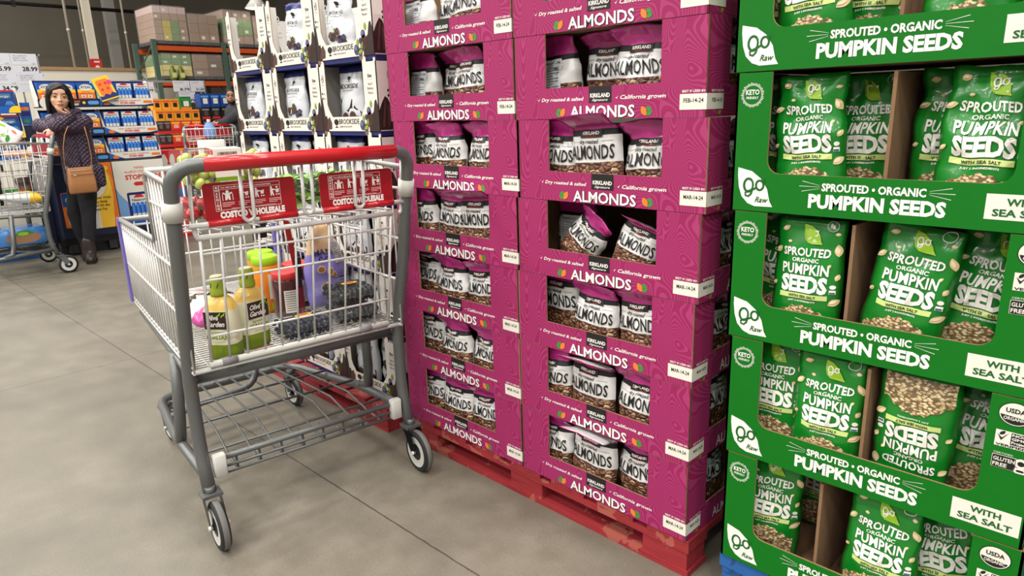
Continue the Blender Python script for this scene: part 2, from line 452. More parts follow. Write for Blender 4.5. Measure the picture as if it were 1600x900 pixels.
# how each bag rests in its carton: place, turn, scale (no two touch)
PLACED = [(0.2421, 0.046, 0.123, 0, 0.0148, 0.0818, 1, 1, 0.918), (0.085, 0.056, 0.1226, 0, -0.0082, 0.001, 1, 1, 0.944), (0.4018, 0.05, 0.1257, 0, -0.0532, 0.0793, 1, 1, 0.9303),
    (0.8548, 0.037, 0.1262, 0, 0.06, 0.0307, 1, 1, 1), (0.6937, 0.056, 0.1225, 0, 0.0076, -0.1463, 1, 1, 0.9275), (1.0134, 0.07, 0.1244, 0, -0.0341, -0.0375, 1, 1, 0.9201),
    (1.1296, 0.21, 0.118, 0, 0.03, 1.6708, 1, 1, 0.9406), (0.2449, 0.046, 0.3465, 0, 0, 0, 1, 1, 0.8855), (0.0821, 0.062, 0.3461, 0, 0.0581, 0.0747, 1, 1, 1),
    (0.4065, 0.05, 0.3467, 0, 0, 0, 1, 1, 0.8846), (0.8543, 0.037, 0.3425, 0, 0.0074, -0.0233, 1, 1, 1), (0.6923, 0.05, 0.3475, 0, 0, 0, 1, 1, 0.8813),
    (1.0181, 0.05, 0.3441, 0, 0.0294, 0.0654, 1, 1, 0.9138), (1.1297, 0.22, 0.338, 0, 0.03, 1.6708, 1, 1, 0.9652), (0.2409, 0.046, 0.5625, 0, 0.0072, -0.0322, 1, 1, 0.9276),
    (0.0806, 0.07, 0.5628, 0, 0.012, -0.095, 1, 1, 1), (0.4034, 0.05, 0.5669, 0, -0.0699, 0.0402, 0.94, 1, 0.9253), (0.6897, 0.093, 0.5628, 0, -0.0118, -0.014, 1, 1, 1),
    (0.8541, 0.046, 0.5667, 0, 0.0667, 0.0406, 0.94, 1, 0.9032), (1.0149, 0.056, 0.5662, 0, -0.0599, -0.0932, 1, 1, 0.9283), (1.1297, 0.23, 0.558, 0, 0.03, 1.6708, 1, 1, 0.9208),
    (0.4092, 0.037, 0.7867, 0, -0.0678, 0.1486, 1, 1, 1), (0.2477, 0.058, 0.7839, 0, 0.0278, -0.0956, 1, 1, 0.9382), (0.0939, 0.05, 0.7869, 0, 0, 0, 1, 1, 0.8839),
    (0.7677, 0.05, 0.8189, 0, 0.66, 0.0241, 0.7697, 1, 0.7697), (0.9627, 0.05, 0.7993, 0, 0.34, 0.118, 0.8, 0.9, 0.8), (0.7027, 0.16, 0.776, 0, 0, 0.0478, 1, 1, 0.9176),
    (1.1372, 0.21, 0.778, 0, 0.03, 1.6708, 1, 1, 0.9481), (0.2559, 0.046, 1.004, 0, -0.0281, 0.0336, 1, 1, 0.8949), (0.1086, 0.07, 1.006, 0, -0.0567, -0.0829, 0.94, 1, 0.9137),
    (0.4228, 0.05, 1.0039, 0, -0.0266, -0.0845, 1, 1, 0.8953), (0.8744, 0.037, 1.0066, 0, -0.0662, 0.0526, 1, 1, 1), (0.7105, 0.056, 1.0041, 0, 0.03, -0.0107, 1, 1, 0.9136),
    (1.0305, 0.062, 1.0054, 0, -0.0487, 0.1391, 1, 1, 0.8892), (1.1471, 0.22, 0.998, 0, 0.03, 1.6708, 1, 1, 0.9406), (0.3584, 0.065, 1.2275, 0, -0.0396, -0.0148, 1, 1, 0.907),
    (0.1034, 0.085, 1.221, 0, 0, 0, 1, 1, 0.8985), (0.2284, 0.132, 1.222, 0, 0, -0.0076, 1, 1, 0.9465), (0.9893, 0.065, 1.223, 0, 0.0144, 0.0995, 1, 1, 0.9256),
    (0.7043, 0.085, 1.2195, 0, -0.0496, -0.0915, 1, 1, 0.904), (0.8493, 0.12, 1.222, 0, 0, 0.0606, 1, 1, 0.9465), (1.1388, 0.23, 1.218, 0, 0.03, 1.6708, 1, 1, 0.9652),
    (0.3551, 0.065, 1.4446, 0, -0.0365, -0.0908, 1, 1, 0.9194), (0.1001, 0.085, 1.4388, 0, -0.04, -0.0125, 1, 1, 0.9066), (0.2251, 0.132, 1.442, 0, 0, 0.0364, 1, 1, 0.9465),
    (0.9841, 0.065, 1.4427, 0, -0.0094, 0.0496, 1, 1, 0.9271), (0.6991, 0.085, 1.4396, 0, 0.0512, -0.0977, 1, 1, 0.9037), (0.8441, 0.12, 1.442, 0, 0, 0.0643, 1, 1, 0.9465),
    (1.1336, 0.21, 1.438, 0, 0.03, 1.6708, 1, 1, 0.9208), (1.635, 0.056, 0.1333, 0, 0.04, -0.04, 1, 1, 1), (1.372, 0.081, 0.1326, 0, 0.03, 0.25, 1, 1, 1),
    (1.755, 0.121, 0.1375, -0.04, -0.1, 0.1, 1, 1, 0.9946), (1.419, 0.276, 0.1347, 0.05, 0.06, 0.1, 1, 1, 1), (1.502, 0.051, 0.425, 0, 0.015, 0.03, 1, 1, 1),
    (1.678, 0.056, 0.706, 0, 3.1716, 0, 1, 1, 1), (1.372, 0.081, 0.4274, 0, -0.02, 0, 1, 1, 1), (1.778, 0.126, 0.4344, -0.05, 0.12, 0.25, 1, 1, 0.9825),
    (1.434, 0.052, 0.7195, 0, 0, 0, 1, 1, 1), (1.616, 0.056, 0.7279, -0.03, 0.12, 0, 1, 1, 0.9876), (1.736, 0.111, 0.7287, -0.04, 0.16, 0.08, 1, 1, 0.9819),
    (1.356, 0.121, 0.7229, 0, 0.02, 0.02, 1, 1, 1), (1.783, 0.186, 0.7196, 0, 0.03, 0, 1, 1, 1), (1.422, 0.052, 1.0178, 0, -0.04, 0, 1, 1, 1),
    (1.722, 0.052, 1.0158, -0.03, 0.04, -0.05, 1, 1, 1), (1.661, 0.123, 1.0178, 0, 0.04, 0.05, 1, 1, 1), (1.355, 0.126, 1.0164, 0, -0.02, 0.1, 1, 1, 1),
    (1.495, 0.131, 1.0144, 0, 0.02, 0.2, 0.94, 1, 1), (1.409, 0.052, 1.3161, 0, -0.08, 0, 1, 1, 1), (1.674, 0.052, 1.3105, 0, 0, 0, 1, 1, 1),
    (1.773, 0.116, 1.3119, 0, 0.02, 0, 1, 1, 1), (1.341, 0.126, 1.3126, 0, 0.03, 0.1, 1, 1, 1), (1.487, 0.126, 1.3147, 0, 0.06, 0.1, 0.94, 1, 1),
    (-1.162, 0.078, 0.1215, 0, 0.0257, 0.0447, 0.94, 1, 0.9867), (-1, 0.102, 0.1215, 0, 0.0005, -0.0353, 1, 1, 0.9938), (-0.7765, 0.078, 0.1215, 0, -0.0169, 0.0559, 1, 1, 0.9934),
    (-0.6145, 0.102, 0.1215, 0, 0.0208, -0.0181, 1, 1, 0.9847), (-0.391, 0.078, 0.1215, 0, 0, 0, 1, 1, 0.983), (-0.229, 0.102, 0.1215, 0, -0.0216, -0.0394, 1, 1, 0.9853),
    (-1.162, 0.078, 0.3855, 0, 0.0247, 0.0854, 0.94, 1, 0.9884), (-1, 0.102, 0.3855, 0, 0.0227, 0.0678, 1, 1, 0.9884), (-0.7765, 0.078, 0.3855, 0, 0.0226, 0.0527, 1, 1, 0.9839),
    (-0.6145, 0.102, 0.3855, 0, 0.0082, -0.0346, 1, 1, 1), (-0.391, 0.078, 0.3855, 0, -0.0111, -0.0623, 1, 1, 0.9954), (-0.229, 0.09, 0.3855, 0, 0.0141, -0.0409, 1, 1, 0.9936),
    (-1.162, 0.078, 0.6495, 0, 0.0186, 0.0072, 1, 1, 0.9967), (-1, 0.102, 0.6495, 0, 0.0194, -0.0485, 1, 1, 0.9895), (-0.7765, 0.078, 0.6495, 0, 0.0043, 0.0399, 1, 1, 1),
    (-0.6145, 0.11, 0.6495, 0, 0, 0, 1, 1, 0.9805), (-0.391, 0.078, 0.6495, 0, 0.0069, 0.0644, 1, 1, 1), (-0.229, 0.11, 0.6495, 0, 0.015, -0.0322, 1, 1, 0.9873),
    (-1.162, 0.078, 0.9135, 0, 0, 0, 1, 1, 0.9806), (-1, 0.09, 0.9135, 0, 0.0192, -0.0302, 1, 1, 0.9865), (-0.7765, 0.078, 0.9135, 0, -0.0066, 0.0201, 1, 1, 0.9903),
    (-0.6145, 0.096, 0.9135, 0, 0, 0.0117, 1, 1, 0.9983), (-0.391, 0.078, 0.9135, 0, 0.0126, 0.1017, 1, 1, 0.991), (-0.229, 0.11, 0.9135, 0, 0, 0, 1, 1, 0.9829),
    (-1.162, 0.085, 1.1775, 0, 0, 0, 1, 1, 0.9808), (-0.7715, 0.082, 1.1775, 0, -0.0151, 0.0362, 1, 1, 0.9938), (-0.381, 0.105, 1.1775, 0, 0, 0, 1, 1, 0.9829),
    (-0.216, 0.135, 1.1775, 0, -0.0236, 0.0748, 1, 1, 0.9842), (-0.7265, 0.085, 1.4415, 0, 0.0198, -0.0247, 1, 1, 0.9871), (-0.379, 0.075, 1.4415, 0, 0.0139, 0.0377, 1, 1, 0.9877),
    (-0.211, 0.105, 1.4415, 0, 0, 0, 1, 1, 0.9791)]
_PL = iter(PLACED)
def settle(o):
    v = next(_PL); o.location = v[0:3]; o.rotation_euler = v[3:6]; o.scale = v[6:9]

# ------------------------------------------------------------------ the room
def slab(name, lo, hi, mat):
    return MB().box(lo, hi, mat).build(name, kind='structure')
slab('floor', (-17.5, -16, -0.1), (10, 9, 0), MATS['concrete'])
wall_grey = M('taupe_concrete_wall', (104, 97, 86), 0.85, vary=0.10, vscale=1.2)
wall_white = M('white_painted_panel', (226, 220, 206), 0.7)
ceil_m = M('dark_steel_deck', (74, 73, 70), 0.8)
slab('wall_back', (-17.5, -16, 0), (-17.2, 9, CEIL + 0.4), wall_grey)
slab('wall_right', (-17.2, 8.7, 0), (10, 9, CEIL + 0.4), wall_grey)
slab('ceiling', (-17.5, -16, CEIL + 0.2), (10, 9, CEIL + 0.4), ceil_m)
slab('wall_partition', (-13.75, -6, 0), (-13.62, 4.6, 2.19), wall_white)
slab('trim_1', (-13.79, -6, 2.19), (-13.58, 4.6, 2.245), M('oak_wall_cap', (168, 132, 92), 0.6, vary=0.15, vscale=8))

# ------------------------------------------------------------------ pallets
def pallet(name, W, D, H, loc, mx, my, label, gap_deck=True, nb=7, rot=0):
    root = empty(name, loc, rot, label=label, cat='pallet')
    t = 0.018; bw = 0.1
    for y in (0, D / 2 - bw / 2, D - bw):
        MB().box((0, y, 0), (W, y + bw, t), mx).build('bottom_board', root)
        MB().box((0, y, H - 2 * t), (W, y + bw, H - t), mx).build('stringer_board', root)
        for x in (0.006, W / 2 - 0.07, W - 0.146):
            MB().box((x, y + 0.004, t), (x + 0.14, y + bw - 0.003, H - 2 * t), mx).build('block', root)
    for i in range(nb):
        w = 0.13 if gap_deck else W / nb - 0.006
        x = (W - w) * i / (nb - 1)
        MB().box((x, 0.0, H - t), (x + w, D, H), my).build('deck_board', root)
    return root
pallet('wooden_pallet', 1.2, 1.0, 0.11, (0, 0.002, 0), MATS['redwood_x'], MATS['redwood_y'], 'worn red wooden pallet under the magenta almond cartons')
pallet('wooden_pallet', 1.2, 1.0, 0.102, (-1.33, -0.025, 0), MATS['redwood_x'], MATS['redwood_y'], 'red wooden pallet under the white chocolate cartons', nb=8)
pallet('wooden_pallet', 1.2, 1.0, 0.118, (1.285, 0.012, 0), MATS['bluewood_x'], MATS['bluewood_x'], 'blue wooden pallet under the green pumpkin seed cartons')

# ------------------------------------------------------------------ magenta almond cartons
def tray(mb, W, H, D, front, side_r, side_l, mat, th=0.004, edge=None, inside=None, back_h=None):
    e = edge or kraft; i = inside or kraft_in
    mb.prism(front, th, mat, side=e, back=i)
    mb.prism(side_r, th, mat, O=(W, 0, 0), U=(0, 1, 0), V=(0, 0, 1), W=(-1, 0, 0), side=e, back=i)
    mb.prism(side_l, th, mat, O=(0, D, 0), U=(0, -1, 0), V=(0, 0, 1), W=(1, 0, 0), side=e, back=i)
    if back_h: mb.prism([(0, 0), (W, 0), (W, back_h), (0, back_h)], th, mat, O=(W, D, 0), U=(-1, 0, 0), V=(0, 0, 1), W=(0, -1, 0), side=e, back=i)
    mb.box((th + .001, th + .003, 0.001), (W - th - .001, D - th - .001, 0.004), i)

AW, AH, AD = 0.5965, 0.2185, 0.42
def check_mark(mb, x, z, s, **k):
    mb.flat([(x, z + s * .45), (x + s * .35, z), (x + s, z + s), (x + s * .42, z + s * .45)], white, **k)
def almond_icon(mb, x, z, s, flip, **k):
    d = -1 if flip else 1; N = k.pop('N', (0, -.0004, 0))
    for (dx, dz, L, Wd, a) in ((-.30, -.12, .62, .36, 150), (-.22, .22, .60, .34, 200)):
        mb.flat(leafshape(x + d * dx * s, z + dz * s, L * s, Wd * s, radians(a if d > 0 else 180 - a)), leafgreen, **k)
    k2 = dict(k); k2['O'] = tuple(Vector(k.get('O', (0, 0, 0))) + Vector(N))
    mb.flat(leafshape(x + d * .22 * s, z + .05 * s, .86 * s, .52 * s, radians(58 if d > 0 else 122)), orange, **k2)
def almond_face(mb, O, U, N, W):
    """printing on one face of the carton; U = reading direction, N = outward"""
    U = Vector(U); N = Vector(N); O1 = Vector(O) + N * 0.0007; O2 = Vector(O) + N * 0.0012
    a = dict(O=tuple(O1), U=tuple(U)); b = dict(O=tuple(O2), U=tuple(U))
    check_mark(mb, .086, .047, .008, **a)
    mb.text('Dry roasted & salted', .099, .046, .0092, white, w=.146, bold=.018, shear=.25, **a)
    mb.rect(.262, .039, .333, .0797, black, **a)
    mb.text('KIRKLAND', .2665, .0525, .0102, white, w=.062, bold=.03, **b)
    mb.text('Signature', .272, .0435, .0058, white, w=.05, shear=.4, bold=.01, **b)
    check_mark(mb, .346, .047, .008, **a)
    mb.text('California grown', .360, .046, .0098, white, w=.13, bold=.018, shear=.25, **a)
    mb.text('ALMONDS', .2, .004, .0290, black, w=.203, bold=.035, O=tuple(O1 + U * .0012 - Vector((0, 0, .0012))), U=tuple(U))
    mb.text('ALMONDS', .2, .004, .0290, white, w=.203, bold=.022, **b)
    almond_icon(mb, .167, .015, .030, False, N=tuple(N * .0004), **a)
    almond_icon(mb, .436, .015, .030, True, N=tuple(N * .0004), **a)
    mb.text('BEST IF USED BY:', .533, .0555, .0052, white, w=.06, bold=.02, **a)
def make_almond_carton():
    mb = MB()
    def U(W, lp, rp, lip): return [(0, 0), (W, 0), (W, AH), (W - rp, AH), (W - rp, lip), (lp, lip), (lp, AH), (0, AH)]
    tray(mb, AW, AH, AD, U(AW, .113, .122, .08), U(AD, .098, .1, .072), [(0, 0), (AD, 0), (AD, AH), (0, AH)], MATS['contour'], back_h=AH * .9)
    almond_face(mb, (0, 0, 0), (1, 0, 0), (0, -1, 0), AW)
    # right side: lettering on the low lip
    O = (AW + .0008, .0, 0); k = dict(O=O, U=(0, 1, 0))
    mb.text('BEST IF USED BY:', .018, .0555, .0048, white, w=.056, bold=.02, **k)
    mb.text('ALMONDS', .14, .008, .03, white, w=.18, bold=.008, **k)
    almond_icon(mb, .055, .009, .014, False, N=(.0005, 0, 0), **k)
    return mb.mesh('magenta_carton')
carton_me = make_almond_carton()
def make_label(txt):
    mb = MB()
    mb.rect(.527, .017, AW, .052, label_white, O=(0, -.0009, 0))
    mb.text(txt, .537, .033, .0098, black, w=.051, bold=.012, O=(0, -.0014, 0))
    mb.rect(0, .017, .074, .052, label_white, O=(AW + .0009, -.0009, 0), U=(0, 1, 0))
    mb.text(txt, .02, .033, .0092, black, w=.045, bold=.012, O=(AW + .0014, 0, 0), U=(0, 1, 0))
    return mb.mesh('date_label')
label_me = {t: make_label(t) for t in ('MAR-14-24', 'FEB-14-24')}

# ------------------------------------------------------------------ bags
def make_pouch(w, h, t, zones, seed, wr=0.006, nu=16, nv=22, base=0.5, top=0.12, flop=0.0, flop_at=0.8, pinch=0.0, back=None, bulge=0.42, peak=0.0):
    """returns (MB, map) of a filled pouch: x across, -y front, z up, origin at the middle of its base"""
    def th(v): return (min(1, .45 + v * 3.5) if v < .16 else 1.0) * (1 - max(0, (v - .45) / .55) ** 1.3 * (1 - top))
    def wd(v): return 1 - pinch * math.exp(-((v - .78) / .12) ** 2) - .05 * (1 - min(1, v * 8)) ** 2 - peak * max(0, (v - .35) / .65) ** 1.5
    def P(u, v, side):
        e = max(0.0, sin(pi * min(1, max(0, u)))) ** bulge
        nz = mnoise.noise(Vector((u * 5 + seed * 7.1, v * 7 - seed * 3.3, seed))) + .5 * mnoise.noise(Vector((u * 11 + seed, v * 13, seed * 2.7)))
        x = (u - .5) * w * wd(v) + wr * .8 * mnoise.noise(Vector((v * 6, seed * 5.0, u * 2)))
        y = side * (t / 2 * th(v) * e) + wr * nz * (.5 + v) * (e if side > 0 else 1) * (1 if v > .04 else .3)
        z = h * v + (wr * .5 * mnoise.noise(Vector((u * 4, seed, 3))) if v > .05 else 0)
        if flop and v > flop_at:
            dv = h * (v - flop_at); a = flop * min(1, (v - flop_at) / .07)
            z0 = h * flop_at
            y = y * .8 - sin(a) * dv; z = z0 + cos(a) * dv + (.010 if flop < .95 else .002) * sin(u * pi) * min(1, dv * 40)
        return (x, y, z)
    cuts = [0.0]
    for v1, m in zones:
        n = max(1, round(nv * (v1 - cuts[-1]))); v0 = cuts[-1]
        cuts += [v0 + (v1 - v0) * (i + 1) / n for i in range(n)]
    def matat(v):
        for v1, m in zones:
            if v < v1: return m
        return zones[-1][1]
    mb = MB()
    vs = []; fs = []; fm = []
    for v in cuts:
        vs += [P(i / nu, v, -1) for i in range(nu + 1)] + [P(1 - i / nu, v, 1) for i in range(1, nu)]
    R = 2 * nu
    for j in range(len(cuts) - 1):
        m = matat((cuts[j] + cuts[j + 1]) / 2)
        for i in range(R):
            fs.append((j * R + i, j * R + (i + 1) % R, (j + 1) * R + (i + 1) % R, (j + 1) * R + i)); fm.append(m if (i < nu or not back) else back)
    fs.append(tuple(range(R))[::-1]); fm.append(zones[0][1])
    fs.append(tuple((len(cuts) - 1) * R + i for i in range(R))); fm.append(zones[-1][1])
    mb.add(vs, fs, fm, True)
    def mp(off):
        def f(x, z):
            v = min(.995, max(.005, z / h)); u = min(.99, max(.01, x / (w * wd(v)) + .5))
            p = P(u, v, -1); return (p[0], p[1] - off, p[2])
        return f
    return mb, mp

def make_almond_bag(i, flop, wr=.006, h=.228, w=.158, t=.064):
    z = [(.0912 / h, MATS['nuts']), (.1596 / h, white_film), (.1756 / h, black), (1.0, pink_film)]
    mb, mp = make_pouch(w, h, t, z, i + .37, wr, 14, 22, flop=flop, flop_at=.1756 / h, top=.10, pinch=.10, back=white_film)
    a, b = mp(.0030), mp(.0042)
    s = random.uniform(-.004, .004)
    mb.text('ALMONDS', s, .100, .037, black, w=.138, bold=.018, space=1.06, mp=a, align='c')
    mb.text('dry roasted', s - .004, .1405, .0105, black, w=.06, bold=.02, shear=.2, mp=a, align='c')
    mb.rect(-.064, .1445, -.038, .1453, black, mp=a); mb.rect(.030, .1445, .062, .1453, black, mp=a)
    mb.rect(-.034, .155, .034, .1745, black, mp=a, nx=4)
    mb.text('KIRKLAND', 0, .163, .0085, white, w=.052, bold=.03, mp=b, align='c')
    mb.text('Signature', 0, .1575, .0035, red_ink, w=.036, shear=.3, mp=b, align='c')
    mb.flat([(.018, .006), (.045, .004), (.072, .012), (.075, .034), (.05, .03), (.03, .022)], leafgreen, mp=mp(.0026))
    return mb.mesh('almond_bag')
def make_almond_back(i):
    """the same bag turned round: nutrition panel"""
    z = [(.40, MATS['nuts']), (.70, white_film), (.77, black), (1.0, pink_film)]
    mb, mp = make_pouch(.16, .228, .066, z, i + .9, .007, 14, 22, flop=.5, flop_at=.77, pinch=.12, back=white_film)
    a, b = mp(.0022), mp(.0032)
    mb.rect(-.05, .03, .03, .165, silver_film, mp=a, nx=6, ny=8)
    mb.text('Nutrition Facts', -.045, .152, .007, black, w=.07, bold=.02, mp=b)
    for q in range(13):
        mb.rect(-.045, .14 - q * .008, -.045 + (.07 if q % 3 else .05), .1413 - q * .008, black, mp=b, nx=3)
    mb.text('180', .005, .134, .008, black, bold=.02, mp=mp(.0036))
    return mb.mesh('almond_bag')
almond_me = [make_almond_bag(0, .75), make_almond_bag(1, 1.15), make_almond_bag(2, .9), make_almond_bag(3, .6, .009), make_almond_bag(4, 1.35, .008), make_almond_bag(5, .8, .010), make_almond_bag(6, 1.14, .004, h=.268, w=.158, t=.058), make_almond_bag(7, 1.22, .005, h=.262, w=.158, t=.058)]
HOOD = (6, 7)
almond_back_me = make_almond_back(3)

SHY = [-.005, -.005, -.006, .001, .012, .003, -.001]
SIDE = ['left', 'right']
# bags of a carton: (x, y, z, variant, tilt about the view axis, turn)
FRONT = {}
for k in range(7):
    for c in range(2):
        r = random.Random(31 * k + 7 * c + 3)
        FRONT[(k, c)] = [(.098 - .012 * (1 - c) + r.uniform(-.004, .004), .050, .006, r.choice([0, 2, 3, 5]), r.uniform(-.06, .08), r.uniform(-.15, .1)),
                         (.260 - .014 * (1 - c) + r.uniform(-.004, .004), .046, .006, r.choice([0, 2, 3, 5]), r.uniform(-.07, .07), r.uniform(-.1, .1)),
                         (.421 - .014 * (1 - c) + r.uniform(-.004, .004), .050, .006, r.choice([0, 2, 3, 5]), r.uniform(-.08, .06), r.uniform(-.1, .15))]
def setv(k, c, i, **kw):
    L = list(FRONT[(k, c)][i])
    for q, v in kw.items(): L['x y z var tilt turn'.split().index(q)] = v
    FRONT[(k, c)][i] = tuple(L)
setv(4, 1, 1, var=6, y=.037); setv(4, 1, 0, var=0, tilt=.03); setv(4, 1, 2, var=3)
setv(3, 1, 0, x=.165, z=.0, tilt=.66, var=3, y=.05); setv(3, 1, 2, tilt=.34, x=.36, z=.0, var=1, y=.05); setv(3, 1, 1, x=.10, z=.0, tilt=0, var=-1, y=.16)
setv(2, 1, 0, var=7, y=.037); setv(2, 1, 1, var=0); setv(2, 1, 2, var=2)
setv(1, 1, 1, var=6, y=.037); setv(1, 1, 0, var=3)
setv(0, 1, 1, var=7, tilt=.06, y=.037)
setv(4, 0, 0, var=5); setv(4, 0, 1, var=3)
setv(3, 0, 0, var=3); setv(3, 0, 1, var=2); setv(3, 0, 2, var=6, y=.037)
setv(2, 0, 0, var=4); setv(1, 0, 0, var=1); setv(0, 0, 0, var=2)
for k in (5, 6):
    for c in range(2):
        setv(k, c, 0, var=-1, y=.085, x=.10, z=-.0); setv(k, c, 1, x=.245 - .02 * (1 - c), y=.12, var=2, tilt=0); setv(k, c, 2, x=.385 - .03 * (1 - c), y=.065, var=5)

POSN = ['left', 'middle', 'right']
for k in range(7):
    for c in range(2):
        z = .11 + .22 * k; dt = 'FEB-14-24' if k >= 5 else 'MAR-14-24'
        x = c * .6 + .001 + SHY[k] + random.uniform(-.001, .001); yaw = random.uniform(-.001, .001)
        rn = rowname(k, 7)
        o = put('almond_carton', carton_me, None, (x, 0.0, z), yaw, cat='carton', group='magenta almond cartons on the red pallet',
                label='magenta open-front almond carton, %s of seven in the %s column' % (rn, SIDE[c]))
        put('date_label', label_me[dt], o, label='white sticker with date')
        for i in sorted(range(3), key=lambda q: FRONT[(k, c)][q][1]):
            bx, by, bz, var, tilt, turn = FRONT[(k, c)][i]
            me = almond_back_me if var < 0 else almond_me[var]
            word = ('almond bag with its nutrition side out,' if var < 0 else 'leaning plump almond bag,' if abs(tilt) > .25 else 'plump almond bag,')
            g = put('almond_bag', me, None, (x + bx, by, z + bz + .006 + .07 * abs(sin(tilt))), (0, tilt, turn), cat='bag', group='almond bags in the magenta cartons',
                label='%s %s one in the %s %s magenta carton' % (word, POSN[i], rn, SIDE[c]))
            if abs(tilt) > .25: g.scale = (.80, .9, .80)
            settle(g)
        if c == 1:
            g = put('almond_bag', almond_me[(0, 2, 3, 5)[k % 4]], None, (x + AW - .062, .21 + .01 * (k % 3), z + .008), (0, 0.03, pi / 2 + .1), cat='bag', group='almond bags seen through the open side',
                label='almond bag facing the open right side of the %s right carton' % rn)
            settle(g)

# ------------------------------------------------------------------ green pumpkin-seed cartons
GW, GH, GD = 0.60, 0.293, 0.40
def drop_logo(mb, x, z, s, mat_leaf, mat_txt, k1, k2, flip=False):
    """leaf-shaped badge with the two hand-lettered words"""
    pts = []
    pts += [(x, z + s)] + [(x + s * .62 * (i / 6) ** .6, z + s - s * .42 * (i / 6) ** 1.8) for i in range(1, 7)]
    pts = [(x, z + s)] + [(x + s * .9 * sin(a), z + s * (.08 + .92 * cos(a) ** 1.0) - .0) for a in [radians(q) for q in (25, 45, 65, 85)]] + [(x + s * .98, z + s * 0.02)] + \
          [(x + s * .5, z + s * .01), (x + s * .3, z + s * .08), (x + s * .13, z + s * .25), (x + s * .04, z + s * .5), (x, z + s * .8)]
    mb.flat(pts[::-1], mat_leaf, **k1)
    u = s * .20; gx, gz = x + s * .33, z + s * .55
    el = lambda cx, cz, rx, rz, a0, a1, n=14: [(gx + u * (cx + rx * cos(radians(lerp(a0, a1, i / n)))), gz + u * (cz + rz * sin(radians(lerp(a0, a1, i / n))))) for i in range(n + 1)]
    P = lambda *q: [(gx + u * a, gz + u * b) for a, b in q]
    mb.ribbon(el(-.1, 0, .62, .85, 40, 330), u * .30, mat_txt, **k2)
    mb.ribbon(P((.42, .55), (.50, .1), (.46, -.5), (.30, -1.1), (-.05, -1.45), (-.45, -1.35), (-.5, -1.0), (-.1, -.75), (.5, -.55), (.95, -.30)), u * .26, mat_txt, **k2)
    mb.ribbon(el(1.42, .05, .50, .62, 95, 455, 18) + P((1.75, .62), (2.05, .75)), u * .28, mat_txt, **k2)
    mb.text('Raw', x + s * .50, z + s * .12, s * .15, mat_txt, w=s * .36, bold=.02, shear=.35, **k2)
